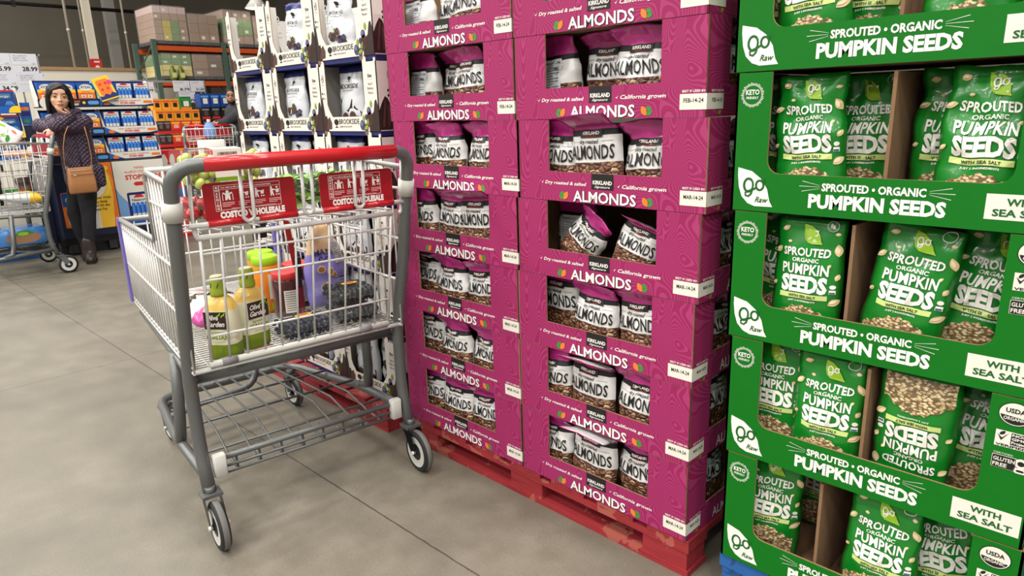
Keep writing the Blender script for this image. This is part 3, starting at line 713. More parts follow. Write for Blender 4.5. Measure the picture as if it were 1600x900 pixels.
def make_green_carton():
    mb = MB(); lip = .083; r = .028; xl, xr = .078, .517
    front = [(0, 0), (GW, 0), (GW, GH), (xr, GH)] + [(xr, lip + r)] + arc(xr - r, lip + r, r, 0, -90, 5)[1:] + arc(xl + r, lip + r, r, 270, 180, 5) + [(xl, GH), (0, GH)]
    side = [(0, 0), (GD, 0), (GD, GH), (0, GH)]
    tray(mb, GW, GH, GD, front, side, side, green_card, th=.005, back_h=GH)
    k1 = dict(O=(0, -.0007, 0)); k2 = dict(O=(0, -.0013, 0))
    # KETO badge
    cx, cz = .037, .247
    mb.text('KETO', cx, cz + .001, .0105, white, w=.030, bold=.03, align='c', **k1)
    mb.text('FRIENDLY', cx, cz - .008, .0052, white, w=.027, bold=.02, align='c', **k1)
    for i in range(44):
        a = 2 * pi * i / 44; r0 = .0195; r1 = .024 + .0022 * ((i * 7) % 5) / 4
        d = .0007
        mb.flat([(cx + r0 * cos(a) + d * sin(a), cz + r0 * sin(a) - d * cos(a)), (cx + r1 * cos(a) + d * sin(a), cz + r1 * sin(a) - d * cos(a)), (cx + r1 * cos(a) - d * sin(a), cz + r1 * sin(a) + d * cos(a)), (cx + r0 * cos(a) - d * sin(a), cz + r0 * sin(a) + d * cos(a))], white, **k1)
    drop_logo(mb, .014, .010, .084, white, green_dk, k1, k2)
    mb.text('SPROUTED \u2022 ORGANIC', .292, .053, .0155, white, w=.19, bold=.035, align='c', **k1)
    mb.text('PUMPKIN SEEDS', .297, .018, .0275, white, w=.25, bold=.045, align='c', **k1)
    for sgn, x0 in ((-1, .193), (1, .392)):
        for q, (dz, ln, dy) in enumerate(((.007, .036, .0035), (.0, .042, .0), (-.007, .036, -.0035))):
            xa, xb = x0, x0 + sgn * ln; za = .0605 + dz * .45; zb = .0605 + dz + dy
            p = [(xa, za - .0002), (xb, zb - .0005), (xb, zb + .0005), (xa, za + .0002)]
            mb.flat(p if sgn > 0 else p[::-1], white, **k1)
    mb.rect(.481, .021, .592, .066, label_white, **k1)
    mb.text('WITH', .5365, .0465, .0125, green_dk, w=.05, bold=.03, align='c', **k2)
    mb.text('SEA SALT', .5365, .0275, .0125, green_dk, w=.088, bold=.03, align='c', **k2)
    # right post: three certification marks
    cx = .557; k3 = dict(O=(0, -.0019, 0))
    mb.flat(ellipse(cx, .262, .026, .023, n=28), black, **k1)
    mb.flat(ellipse(cx, .262, .0245, .0215, n=28), label_white, **k2)
    mb.flat([(cx + .0225 * cos(radians(a)), .262 + .0195 * sin(radians(a))) for a in range(188, 353, 11)], black, **k3)
    mb.text('USDA', cx, .2645, .009, black, w=.03, bold=.03, align='c', **k3)
    mb.text('ORGANIC', cx, .2505, .0065, label_white, w=.034, bold=.02, align='c', O=(0, -.0024, 0))
    mb.rect(.532, .195, .585, .227, label_white, **k1)
    mb.rect(.556, .2025, .5835, .2255, black, **k2)
    for q, t in enumerate(('NON', 'GMO', 'Project')):
        mb.text(t, .5575, .2195 - q * .0072, .005, label_white, w=.024, bold=.03, **k3)
    mb.flat([(.535, .219), (.5415, .207), (.553, .225), (.5425, .2125)], black, **k2)
    mb.flat(leafshape(.5425, .222, .012, .006, radians(45)), black, **k2)
    mb.text('VERIFIED', .534, .1965, .0046, black, w=.049, bold=.03, **k2)
    mb.text('CERTIFIED', .5335, .180, .0034, label_white, w=.03, **k1)
    mb.flat(rrect(.532, .152, .570, .178, .002, 2), label_white, **k1)
    mb.flat(rrect(.5328, .1528, .5692, .1772, .002, 2), black, **k2)
    mb.text('GLUTEN', .5345, .1665, .0075, label_white, w=.033, bold=.02, **k3)
    mb.text('FREE', .5345, .1555, .0075, label_white, w=.022, bold=.02, **k3)
    mb.flat(ellipse(.577, .170, .0105, .0095, n=18), label_white, **k2); mb.flat(ellipse(.577, .170, .0055, .0048, n=14), black, **k3)
    mb.flat(rrect(.567, .150, .587, .161, .005, 3), label_white, **k2); mb.flat(rrect(.571, .1535, .583, .1575, .002, 3), black, **k3)
    return mb.mesh('green_carton')
green_me = make_green_carton()

def make_seed_pouch(i, wr=.006, badge=True, lod=True):
    h, w, t = .274, .150, .056
    z = [(.93, green_film), (1.0, green_film)]
    mb, mp = make_pouch(w, h, t, z, i * 1.7 + .2, wr, 14, 22, top=.06, pinch=.05, bulge=.5)
    a, b, c = mp(.0026), mp(.0038), mp(.0048)
    drop_logo(mb, -.012, .222, .042, lime, white, dict(mp=a), dict(mp=b))
    mb.text('SPROUTED', 0, .196, .0178, white, w=.098, bold=.03, space=1.05, mp=a, align='c')
    mb.text('ORGANIC', 0, .183, .0085, white, w=.056, bold=.02, mp=a, align='c')
    mb.text('PUMPKIN', 0, .157, .0226, white, w=.100, bold=.03, space=1.06, mp=a, align='c')
    mb.text('SEEDS', 0, .119, .034, white, w=.100, bold=.05, mp=a, align='c')
    mb.rect(-.052, .103, .052, .114, pale_lime, mp=a, nx=6)
    mb.text('WITH SEA SALT', 0, .1055, .0058, black, w=.062, bold=.03, mp=b, align='c')
    mb.text('JUST 2 INGREDIENTS', 0, .096, .0035, white, w=.06, bold=.02, mp=a, align='c')
    # pile of seeds printed along the foot
    top = [(-.066 + .0075 * q, .052 + .036 * sin(pi * (q + .5) / 18.6) + .004 * sin(q * 2.3)) for q in range(18)]
    n = len(top)
    mb.add([a(x, zz) for x, zz in top] + [a(x, .012) for x, zz in top] + [a(x, (.012 + zz) / 2) for x, zz in top],
           [(2 * n + q, 2 * n + q + 1, q + 1, q) for q in range(n - 1)] + [(n + q, n + q + 1, 2 * n + q + 1, 2 * n + q) for q in range(n - 1)], MATS['seeds'])
    r = random.Random(i)
    for (x, zz, L, ang) in ((-.062, .205, .02, .5), (-.05, .253, .019, .2), (.062, .212, .026, 2.0), (.058, .246, .012, .3), (.066, .155, .016, 1.0), (-.066, .13, .014, .7), (.064, .1, .024, .5), (-.036, .225, .01, 0), (.05, .178, .011, .9)):
        mb.flat(leafshape(x, zz, L, L * .6, ang + r.uniform(-.3, .3)), cream, mp=a)
        mb.flat(leafshape(x - L * .06, zz + L * .05, L * .62, L * .3, ang), M('pale_seed_ink', (236, 220, 184), .5), mp=b)
    if badge:
        mb.flat(ellipse(.046, .262, .0125, .0115, n=20), white, mp=a)
        mb.flat(ellipse(.046, .262, .011, .010, n=20), green_film, mp=b)
        mb.text('8g', .046, .2605, .0075, white, w=.011, bold=.05, mp=c, align='c')
        mb.text('PROTEIN', .046, .2565, .0022, white, w=.014, mp=c, align='c')
    mb.rect(.054, .118, .066, .127, white, mp=a); mb.flat(ellipse(.060, .134, .0058, .0045), white, mp=a)
    mb.rect(.055, .119, .065, .123, M('grey_blue_ink', (70, 96, 120), .5), mp=b)
    return mb.mesh('seed_pouch')
seed_me = [make_seed_pouch(0), make_seed_pouch(1, .009, False), make_seed_pouch(2, .004), make_seed_pouch(3, .011)]
mb = MB(); mb.box((0, .014, .006), (.007, GD - .008, GH - .012), kraft_in); divider_me = mb.mesh('divider')
DIVX = [.222, .300, .252, .306, .312]
GX = [1.290, 1.284, 1.274, 1.267, 1.259]
# x, y, z, variant, (rx, ry, rz), words
GB = {
 0: [(.082, .075, .006, 0, (0, .03, .25), 'upright seed pouch at the left end'), (.135, .27, .006, 2, (.05, .06, .1), 'shadowed seed pouch standing deep behind'),
     (.345, .05, .006, 0, (0, .04, -.04), 'upright seed pouch right of the divider'), (.465, .115, .006, 3, (-.04, -.10, .1), 'tilted seed pouch at the right end')],
 1: [(.082, .055, .006, 2, (0, -.02, .0), 'upright seed pouch at the left end'), (.232, .045, .004, 0, (.0, .015, .03), 'upright seed pouch left of the divider'),
     (.394, .05, .286, 2, (0, pi + .03, .0), 'upside-down seed pouch right of the divider'), (.520, .12, .006, 3, (-.05, .12, .25), 'leaning seed pouch at the right end')],
 2: [(.082, .115, .006, 1, (0, .02, .02), 'seed pouch partly hidden at the left end'), (.160, .046, .004, 2, (0, 0, .0), 'smooth upright seed pouch left of the divider'),
     (.342, .05, .004, 0, (-.03, .12, .0), 'leaning seed pouch right of the divider'), (.462, .105, .002, 3, (-.04, .16, .08), 'leaning seed pouch second from right'), (.515, .18, .002, 1, (0, .03, 0), 'seed pouch mostly behind the right post')],
 3: [(.082, .120, .004, 1, (0, -.02, .1), 'seed pouch partly hidden at the left end'), (.155, .046, .004, 1, (0, -.04, .0), 'seed pouch with a folded left corner'),
     (.234, .125, .002, 3, (0, .02, .2), 'turned seed pouch left of the divider'), (.394, .105, .004, 3, (0, .04, .05), 'creased seed pouch right of the divider'), (.455, .046, .002, 1, (-.03, .04, -.05), 'front seed pouch at the right end')],
 4: [(.082, .12, .004, 1, (0, .03, .1), 'seed pouch at the left end'), (.150, .046, .004, 0, (0, -.08, 0), 'front seed pouch left of the divider'), (.234, .12, .004, 3, (0, .06, .1), 'seed pouch behind at the divider'), (.415, .046, .004, 1, (0, .0, .0), 'upright seed pouch right of the divider'), (.520, .11, .004, 0, (0, .02, 0), 'seed pouch mostly behind the right post')],
}
for k in range(5):
    z = .1205 + .2955 * k; rn = rowname(k, 5)
    o = put('pumpkin_seed_carton', green_me, None, (GX[k], .006, z), 0, cat='carton', group='green pumpkin seed cartons on the blue pallet',
        label='green open-front pumpkin seed carton, %s of the stack of five' % rn)
    dv = put('divider', divider_me, o, (DIVX[k], 0, 0), label='brown cardboard divider')
    for (bx, by, bz, var, rot, words) in sorted(GB[k], key=lambda q: q[1]):
        dz = .07 * abs(sin(rot[1])) if abs(rot[1]) < .5 else 0
        g = put('seed_pouch', seed_me[var], None, (GX[k] + bx, .006 + by, z + bz + .004 + dz), rot, cat='pouch', group='green seed pouches in the cartons',
            label='%s of the %s green carton' % (words, rn))
        settle(g)

# ------------------------------------------------------------------ white chocolate cartons
BW, BH, BD = 0.383, 0.262, 0.30
def choc_cluster(mb, k1, k2, k3):
    mb.flat([(.318, .016), (.383, .016), (.383, .100), (.372, .128), (.362, .122), (.352, .085), (.335, .072), (.322, .045)], choc, **k1)
    mb.flat([(.300, .040), (.318, .030), (.340, .046), (.345, .076), (.330, .086), (.312, .078)], choc2, **k2)
    for q in range(4): mb.flat([(.304 + q * .009, .046), (.308 + q * .009, .044), (.316 + q * .008, .074), (.313 + q * .008, .075)], choc, **k3)
    for (x, z, r) in ((.276, .038, .017), (.298, .028, .013), (.322, .088, .013), (.304, .066, .010)): mb.flat(ellipse(x, z, r, r * 1.1), berry, **k2)
    for (x, z, r) in ((.272, .043, .008), (.320, .092, .006)): mb.flat(ellipse(x, z, r, r), M('pale_blueberry_ink', (112, 114, 150), .5), **k3)
    for (x, z, L, a) in ((.285, .062, .028, 1.4), (.312, .050, .026, 1.2), (.338, .112, .028, 1.5), (.300, .030, .03, .3)): mb.flat(leafshape(x, z, L, L * .5, a), leaf2, **k3)
    # left post
    mb.flat([(.0, .016), (.038, .016), (.040, .045), (.030, .075), (.020, .070), (.010, .135), (.0, .140)], choc, **k1)
    mb.flat([(.024, .022), (.060, .024), (.064, .048), (.050, .070), (.036, .060)], choc2, **k2)
def tree_logo(mb, x, z, s, m, k1):
    mb.flat(ellipse(x, z + s * .62, s * .5, s * .36), m, **k1); mb.flat([(x - s * .08, z), (x + s * .08, z), (x + s * .05, z + s * .5), (x - s * .05, z + s * .5)], m, **k1)
    mb.flat(ellipse(x, z + s * .02, s * .34, s * .07), m, **k1)
def make_choc_carton(open_back=False):
    mb = MB(); zb = .016; lip = zb + .053
    front = [(0, zb), (BW, zb), (BW, BH + .008), (BW - .012, BH + .008), (BW - .012, BH - .004), (BW - .058, BH - .004), (BW - .058, BH + .012)] + arc(BW - .071, BH + .006, .011, 30, 180, 4) + \
            [(BW - .082, zb + .10), (BW - .092, zb + .078), (BW - .112, lip), (.072, lip), (.052, zb + .078), (.042, zb + .10), (.042, BH + .004)] + arc(.030, BH + .004, .012, 0, 120, 4)[1:] + [(.014, BH - .004), (0, BH - .004)]
    side = [(0, zb), (BD, zb), (BD, BH - .004), (0, BH - .004)]
    if open_back: side = [(0, zb), (BD, zb), (BD, BH - .004), (BD - .05, BH - .004), (BD - .05, lip), (.05, lip), (.05, BH - .004), (0, BH - .004)]
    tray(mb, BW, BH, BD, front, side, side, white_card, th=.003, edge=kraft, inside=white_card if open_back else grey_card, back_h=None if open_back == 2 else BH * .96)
    mb.box((.001, .0042, 0), (BW - .001, BD, zb), navy)
    for x in (.014, BW - .085): mb.flat(ellipse(x, .012, .011, .012), kraft_in, O=(0, -.0006, 0))
    k1, k2, k3 = dict(O=(0, -.0008, 0)), dict(O=(0, -.0013, 0)), dict(O=(0, -.0018, 0))
    choc_cluster(mb, k1, k2, k3)
    tree_logo(mb, .096, .030, .032, black, k1)
    mb.text('BROOKSIDE', .116, .0425, .0195, black, w=.138, bold=.008, **k1)
    mb.text('DARK CHOCOLATE', .117, .0305, .0052, black, w=.085, bold=.012, **k1)
    mb.text('32oz', .342, .205, .011, black, w=.026, bold=.03, align='c', **k1)
    mb.rect(.325, .197, .358, .1975, black, **k1)
    for q, t in enumerate(('A\u00e7a\u00ed &', 'Blueberry', 'Flavors')): mb.text(t, .342, .178 - q * .0155, .0095, black, w=(.026, .037, .031)[q], align='c', **k1)
    def icons(cx, O, U):
        a = dict(O=O, U=U)
        mb.flat(ellipse(cx, .213, .0095, .014, n=18), black, **a)
        O2 = tuple(Vector(O) * 1 + (Vector((0, -.0005, 0)) if U[0] else Vector((.0005, 0, 0))))
        b = dict(O=O2, U=U)
        mb.flat(ellipse(cx, .213, .0078, .012, n=18), white_card, **b); mb.flat(leafshape(cx, .213, .016, .006, 1.1), black, **dict(O=tuple(Vector(O2) + (Vector((0, -.0005, 0)) if U[0] else Vector((.0005, 0, 0)))), U=U))
        mb.rect(cx - .008, .190, cx + .008, .1915, grey_ink, **a)
        for z in (.158, .140):
            mb.flat(ellipse(cx - .009, z, .004, .0048), black, **a); mb.rect(cx - .003, z, cx + .013, z + .0015, grey_ink, **a); mb.rect(cx - .003, z - .004, cx + .010, z - .0025, grey_ink, **a)
    icons(.021, (0, -.0008, 0), (1, 0, 0))
    O = (BW + .0008, 0, 0)
    icons(.055, O, (0, 1, 0))
    s1 = dict(O=O, U=(0, 1, 0)); s2 = dict(O=(BW + .0013, 0, 0), U=(0, 1, 0))
    mb.flat([(0, .02), (.055, .02), (.066, .05), (.055, .10), (.042, .130), (.030, .138), (.015, .115), (0, .085)], choc, **s1)
    mb.flat([(.012, .03), (.022, .03), (.034, .12), (.028, .125)], choc2, **s2); mb.flat([(.038, .03), (.046, .035), (.046, .1), (.040, .112)], choc2, **s2)
    mb.flat([(.062, .018), (.098, .020), (.098, .05), (.088, .068), (.074, .052)], choc2, **s2)
    mb.rect(.10, .2, .19, .2012, grey_ink, **s1)
    return mb.mesh('white_carton')
choc_me = make_choc_carton(); choc_top_me = make_choc_carton(1); choc_open_me = make_choc_carton(2)
def make_choc_pouch(i, dark=False, wr=.006):
    h, w, t = .243, .172, .055
    zn = [(.10, blue if dark else silver_film), (.90, silver_film), (1.0, navy)]
    mb, mp = make_pouch(w, h, t, zn, i * 2.3 + .6, wr, 14, 20, top=.05, pinch=.05, bulge=.5)
    a, b, c = mp(.002), mp(.003), mp(.004)
    tree_logo(mb, 0, .186, .02, black, dict(mp=a))
    mb.text('BROOKSIDE', 0, .160, .0175 if dark else .0135, black, w=.125 if dark else .1, bold=.008, mp=a, align='c')
    mb.text('DARK CHOCOLATE', 0, .150, .0052, black, w=.07, bold=.01, mp=a, align='c')
    if dark:
        mb.flat([(-.07, .025), (.07, .025), (.072, .07), (.05, .085), (.03, .12), (.015, .09), (-.01, .075), (-.03, .13), (-.05, .12), (-.07, .09)], choc, mp=a)
        for (x, z, r) in ((-.02, .05, .02), (.03, .055, .018), (.055, .04, .014)): mb.flat(ellipse(x, z, r, r), choc2, mp=b)
    else:
        for q, (z, x0, x1) in enumerate(((.138, -.04, .03), (.131, -.05, .04), (.124, -.02, .06), (.117, -.055, -.01))): mb.rect(x0, z, x1, z + .0012, grey_ink, mp=a)
        for (x, z, L, Wd, an, m) in ((-.015, .078, .06, .034, .3, choc), (.015, .088, .05, .03, 1.3, choc2), (-.035, .085, .035, .024, .2, choc2), (.04, .07, .045, .024, -.4, choc), (.005, .102, .022, .014, 1.0, leaf2), (.05, .078, .022, .02, 0, berry), (.032, .062, .02, .02, 0, berry)):
            mb.flat(leafshape(x, z, L, Wd, an), m, mp=b if m is not choc else a)
        for x in (-.03, .02): mb.flat(ellipse(x, .036, .003, .003), black, mp=a); mb.rect(x + .006, .0355, x + .032, .0368, grey_ink, mp=a)
        mb.rect(-.06, .022, .06, .0232, grey_ink, mp=a)
    return mb.mesh('chocolate_pouch')
chocbag_me = [make_choc_pouch(0), make_choc_pouch(1, wr=.010), make_choc_pouch(2, True), make_choc_pouch(3, True, .009)]
COLN = ['left', 'middle', 'right']
for k in range(6):
    for c in range(3):
        z = .1035 + .264 * k; x = -1.262 + c * .3855; rn = rowname(k, 6)
        see = (k == 5 and c == 0)
        oc = put('chocolate_carton', choc_open_me if see else choc_top_me if k == 5 else choc_me, None, (x, .03, z), 0, cat='carton', group='white chocolate cartons on the red pallet',
            label=('empty white chocolate carton you can see through, topmost of the left column' if see else 'white open-front chocolate carton, %s of six in the %s column' % (rn, COLN[c])))
        if see: continue
        dark = (c == 2 and k < 5) or k < 3
        r = random.Random(k * 5 + c)
        spots = [(.100, .048, 0), (.262, .060, 1)]
        if c == 1 and k == 5: spots = [(.150, .055, 0)]
        if c == 0 and k == 4: spots = [(.100, .055, 0)]
        if c == 1 and k == 4: spots = [(.105, .052, 0)]
        if c == 2 and k == 5: spots = [(.112, .045, 0), (.280, .075, 1)]
        if c == 2 and k == 4: spots = [(.110, .075, 0), (.275, .085, 1)]
        for (bx, by, q) in spots:
            g = put('chocolate_pouch', chocbag_me[(2 if dark else 0) + (q + k) % 2], None, (x + bx, .03 + by, z + .018), (0, r.uniform(-.05, .07), r.uniform(-.1, .15)), cat='pouch', group='chocolate pouches in the white cartons',
                label='%s chocolate pouch in the %s carton of the %s white column' % (('white' if len(spots) == 1 else ('left white', 'right white')[q]), rn, COLN[c]))
            settle(g)

# ------------------------------------------------------------------ shopping cart

def bend(p0, p1, p2, n=5):
    """smooth corner"""
    return [tuple(Vector(p0) * (1 - t) ** 2 + Vector(p1) * 2 * t * (1 - t) + Vector(p2) * t * t) for t in [i / n for i in range(n + 1)]]
YF = 1.09
def side_x(y): return lerp(.336, .300, (y - .03) / (YF - .03))
def make_wheel(root, name, c, r, w, fork_top, lean, swivel):
    T = Matrix.Translation(c) @ Matrix.Rotation(swivel, 4, 'Z') @ Matrix.Rotation(pi / 2, 4, 'Y')
    t = MB()
    t.lathe([(r * .60, -w * .40), (r * .74, -w * .46), (r * .90, -w * .46), (r, -w * .26), (r, w * .26), (r * .90, w * .46), (r * .74, w * .46), (r * .60, w * .40)], rubber, 28, T, mats=[steel_l, rubber, rubber, hubgrey, rubber, rubber, steel_l])
    wh = t.build(name, root)
    h = MB()
    h.lathe([(r * .12, -w * .62), (r * .13, -w * .5), (r * .3, -w * .46), (r * .62, -w * .28), (r * .62, w * .28), (r * .3, w * .46), (r * .13, w * .5), (r * .12, w * .62)], black_pl, 20, T)
    h.lathe([(r * .09, -w * .95), (r * .1, w * .95)], chrome_w, 8, T)
    h.build('hub', wh)
    f = MB(); T2 = Matrix.Translation((c[0], c[1], 0)) @ Matrix.Rotation(swivel, 4, 'Z'); top = fork_top
    for sx in (-1, 1):
        x = sx * (w * .5 + .008)
        f.prism([(-.014 * .7, c[2] - .012), (.014 * .9, c[2] - .012), (.02 + lean * .6, lerp(c[2], top, .6)), (.024 + lean, top), (-.024 + lean, top), (-.02 + lean * .5, lerp(c[2], top, .55))], .005 * sx, steel, O=(x, 0, 0), U=(0, 1, 0), T=T2)
    f.box((-w * .5 - .013, -.026 + lean, top - .006), (w * .5 + .013, .026 + lean, top + .004), steel, T2)
    f.lathe([(.015, top), (.015, top + .022)], steel, 12, T2 @ Matrix.Translation((0, lean, 0)))
    f.build('fork', root)

def make_cart(name, label):
    root = empty(name, label=label, cat='shopping cart')
    # bent main tube: rear leg, post, handle, post, rear leg
    mb = MB()
    half = [(.342, .058, .165), (.342, .085, .24), (.342, .095, .32), (.342, .094, .50), (.342, .055, .65), (.343, .012, .80), (.343, -.030, 1.0)] + bend((.343, -.046, 1.065), (.343, -.066, 1.125), (.275, -.078, 1.126))
    pts = [(-x, y, z) for x, y, z in half] + [(x, y, z) for x, y, z in half[::-1]]
    mb.tube(pts, .0195, steel, 12); mb.build('frame_tube', root)
    g = MB(); g.tube([(-.268, -.0775, 1.126), (-.1, -.078, 1.127), (.1, -.078, 1.127), (.285, -.0775, 1.126)], .0205, red_pl, 14)
    g.build('handle_grip', root)
    for sx in (-1, 1):
        c = MB(); c.tube([(sx * .343, -.026, .985), (sx * .343, -.036, 1.035)], .0255, steel_l, 14); c.build('post_collar', root)
    lf = MB()
    path = [(-.345, .075, .215), (-.34, .45, .19)] + bend((-.305, .84, .165), (-.295, .93, .16), (-.2, .935, .16)) + [(0, .935, .16)] + bend((.17, .935, .16), (.245, .93, .16), (.262, .84, .165)) + [(.335, .45, .19), (.345, .075, .215)]
    lf.tube(path, .0165, steel, 10); lf.build('base_frame', root)
    for sx in (-1, 1):
        st = MB(); st.tube([(sx * .325, .325, .53), (sx * .338, .345, .30), (sx * .342, .365, .215), (sx * .338, .42, .195)], .0185, steel, 10); st.build('strut', root)
    ub = MB()
    ub.tube([(-.336, .115, .50), (.336, .115, .50)], .019, steel, 10, flat=.8)
    for sx in (-1, 1): ub.tube([(sx * .33, .10, .50), (sx * .325, .33, .515), (sx * .30, .95, .52)], .012, steel, 8)
    ub.build('basket_support', root)
    br = MB(); br.tube([(-.31, .66, .18), (-.2, .67, .20)] + bend((-.06, .69, .20), (.02, .70, .20), (.025, .71, .27)) , .0135, steel, 8); br.build('front_brace', root)
    # wire basket
    w = .0031
    for sx, nm in ((-1, 'side_panel'), (1, 'side_panel')):
        b = MB()
        def rim(y): return 1.085 if y < .335 else lerp(.88, .862, (y - .335) / .75)
        y = .05
        while y < YF - .01:
            b.tube([(sx * side_x(y), y, .538), (sx * side_x(y), y, rim(y))], w, chrome_w, 5); y += .0465
        for z, y0, y1, rr in ((.536, .05, YF, .0052), (.552, .05, YF, .004), (.695, .04, YF, .0048), (.838, .02, YF, .0048), (1.005, -.02, .335, .0048)):
            b.tube([(sx * side_x(y0), y0, z), (sx * side_x(y1), y1, z)], rr, chrome_w, 6)
        b.tube([(sx * .338, -.035, 1.073), (sx * side_x(.3), .30, 1.09)] + bend((sx * side_x(.31), .31, 1.09), (sx * side_x(.335), .335, 1.09), (sx * side_x(.335), .335, 1.06)) + [(sx * side_x(.335), .335, .885)], .0088, steel_m, 8)
        b.tube([(sx * side_x(.335), .335, .885), (sx * side_x(YF), YF, .864)], .0098, steel_m, 8)
        b.build(nm, root)
    b = MB(); xf = side_x(YF)
    for i in range(14):
        x = lerp(-xf, xf, i / 13); b.tube([(x, YF + .008, .538), (x, YF, .862)], w, chrome_w, 5)
    for z in (.54, .695, .838): b.tube([(-xf, YF + .006, z), (xf, YF + .006, z)], .0045, chrome_w, 6)
    b.tube([(-xf, YF, .864), (xf, YF, .864)], .0098, steel_m, 8)
    b.build('front_panel', root)
    b = MB(); y = .06
    while y < YF: b.tube([(-side_x(y), y, .541), (side_x(y), y, .541)], .0023, chrome_w, 4); y += .0215
    for i in range(15):
        t = i / 14; b.tube([(lerp(-.336, .336, t), .05, .537), (lerp(-.30, .30, t), YF, .537)], .0028, chrome_w, 5)
    b.tube([(-.336, .06, .535), (.336, .06, .535)], .0065, chrome_w, 6)
    b.build('basket_floor', root)
    for sx in (-1, 1):
        c = MB(); c.box((sx * xf - .012, YF - .014, .535), (sx * xf + .012, YF + .018, .872), purple_pl); c.build('corner_bumper', root, label='purple plastic corner strip')
    # swinging rear gate
    def gp(x, z): return (x, lerp(.052, -.022, (z - .55) / .38), z)
    b = MB()
    for i in range(12):
        x = lerp(-.285, .287, i / 11)
        b.tube([gp(x, .556), gp(x, .932)], .0034 if 0 < i < 11 else .0045, chrome_w, 6)
    for z in (.885, .808, .640): b.tube([gp(-.285, z), gp(.287, z)], .0036, chrome_w, 6)
    b.tube([gp(-.290, .932), gp(.292, .932)], .0075, chrome_w, 8)
    gate = b.build('rear_gate', root)
    b = MB(); b.tube([gp(-.292, .552), gp(.285, .552)], .0098, steel_l, 10); rod = b.build('hinge_rod', gate)
    for x in (-.235, .20):
        c = MB(); c.tube([gp(x - .022, .5525), gp(x + .022, .5525)], .0115, grey_ink, 10); c.build('hinge_clip', gate)
    # child seat: hanging wires, seat, front panel
    b = MB()
    for x in (-.296, .327): b.tube([(x, -.045, 1.11), (x - .002, -.022, .965)] + bend((x, -.022, .965), (x, -.02, .93), (x * .97, -.02, .93)), .006, chrome_w, 8)
    for x in (-.158, .012, .172):
        b.tube([(x - .014, -.06, 1.115), (x - .014, -.048, .985)] + bend((x - .014, -.047, .975), (x, -.046, .955), (x + .014, -.047, .975)) + [(x + .014, -.048, .985), (x + .014, -.06, 1.115)], .0052, chrome_w, 8)
    b.tube([(-.31, -.03, .966), (.332, -.03, .966)], .0072, chrome_w, 8)
    for i in range(12):
        x = lerp(-.28, .29, i / 11); b.tube([(x, -.02, .945), (x, .30, .925), (x, .325, .96), (x, .33, 1.09)], .0028, chrome_w, 5)
    for y, z in ((.08, .938), (.18, .932), (.28, .926)): b.tube([(-.30, y, z), (.30, y, z)], .0032, chrome_w, 5)
    b.tube([(-.325, .335, 1.095), (.325, .335, 1.095)], .0075, chrome_w, 8); b.tube([(-.325, .332, 1.0), (.325, .332, 1.0)], .0035, chrome_w, 5)
    seat = b.build('child_seat', root)
    bl = MB(); bl.box((.055, .300, .935), (.073, .303, 1.0), red_pl)
    bl.add([(.055, .302, .94), (.073, .302, .94), (.088, .29, .74), (.07, .29, .74), (.055, .305, .94), (.073, .305, .94), (.088, .293, .74), (.07, .293, .74)], [(0, 3, 2, 1), (4, 5, 6, 7), (0, 1, 5, 4), (1, 2, 6, 5), (2, 3, 7, 6), (3, 0, 4, 7)], red_pl)
    bl.build('seat_belt', seat)
    bk = MB(); bk.rbox((.075, .28, .70), (.098, .296, .775), .006, black_pl); bk.build('belt_buckle', seat)
    bk = MB(); bk.rbox((-.045, .26, .86), (-.012, .275, .92), .006, black_pl); bk.build('belt_buckle', seat)
    # red flaps with the warning panel
    for x0, x1 in ((-.266, -.018), (.056, .292)):
        m = MB(); W = x1 - x0; y = -.036
        m.prism(rrect(x0, .972, x1, 1.074, .010, 4), .004, red_dk, O=(0, y, 0))
        for xa, xb in ((x0 + .004, x0 + W * .44), (x0 + W * .56, x1)): m.tube([(xa, -.034, .967), (xb, -.034, .967)], .0095, red_pl, 10)
        k = dict(O=(0, y - .0006, 0)); k2 = dict(O=(0, y - .0010, 0))
        s = W / .248
        m.text('COSTCO WHOLESALE', x0 + W / 2 + .001, .9795, .0165, white, w=.176 * s, bold=.065, space=1.02, align='c', **k)
        def frame(a, b_, c, d, t=.0009):
            for q in ((a, b_, c, b_ + t), (a, d - t, c, d), (a, b_, a + t, d), (c - t, b_, c, d)): m.rect(*q, white, **k)
        fx0, fx1 = x0 + .028 * s, x0 + .205 * s
        frame(fx0, .998, fx0 + .0135 * s, 1.066); frame(fx0 + .0135 * s, 1.000, fx1, 1.066); m.rect(fx0 + .0135 * s, 1.0545, fx1, 1.0553, white, **k)
        m.flat([(fx0 + .003, 1.058), (fx0 + .0105, 1.058), (fx0 + .0068, 1.0645)], white, **k)
        for q, ch in enumerate('WARNING'): m.text(ch, fx0 + .0068 * s, 1.0495 - q * .0079, .0062, white, bold=.03, align='c', **k)
        m.text('Your child can fall out of cart and suffer a serious head injury.', fx0 + .018, 1.0582, .0042, white, w=.135 * s, bold=.02, **k)
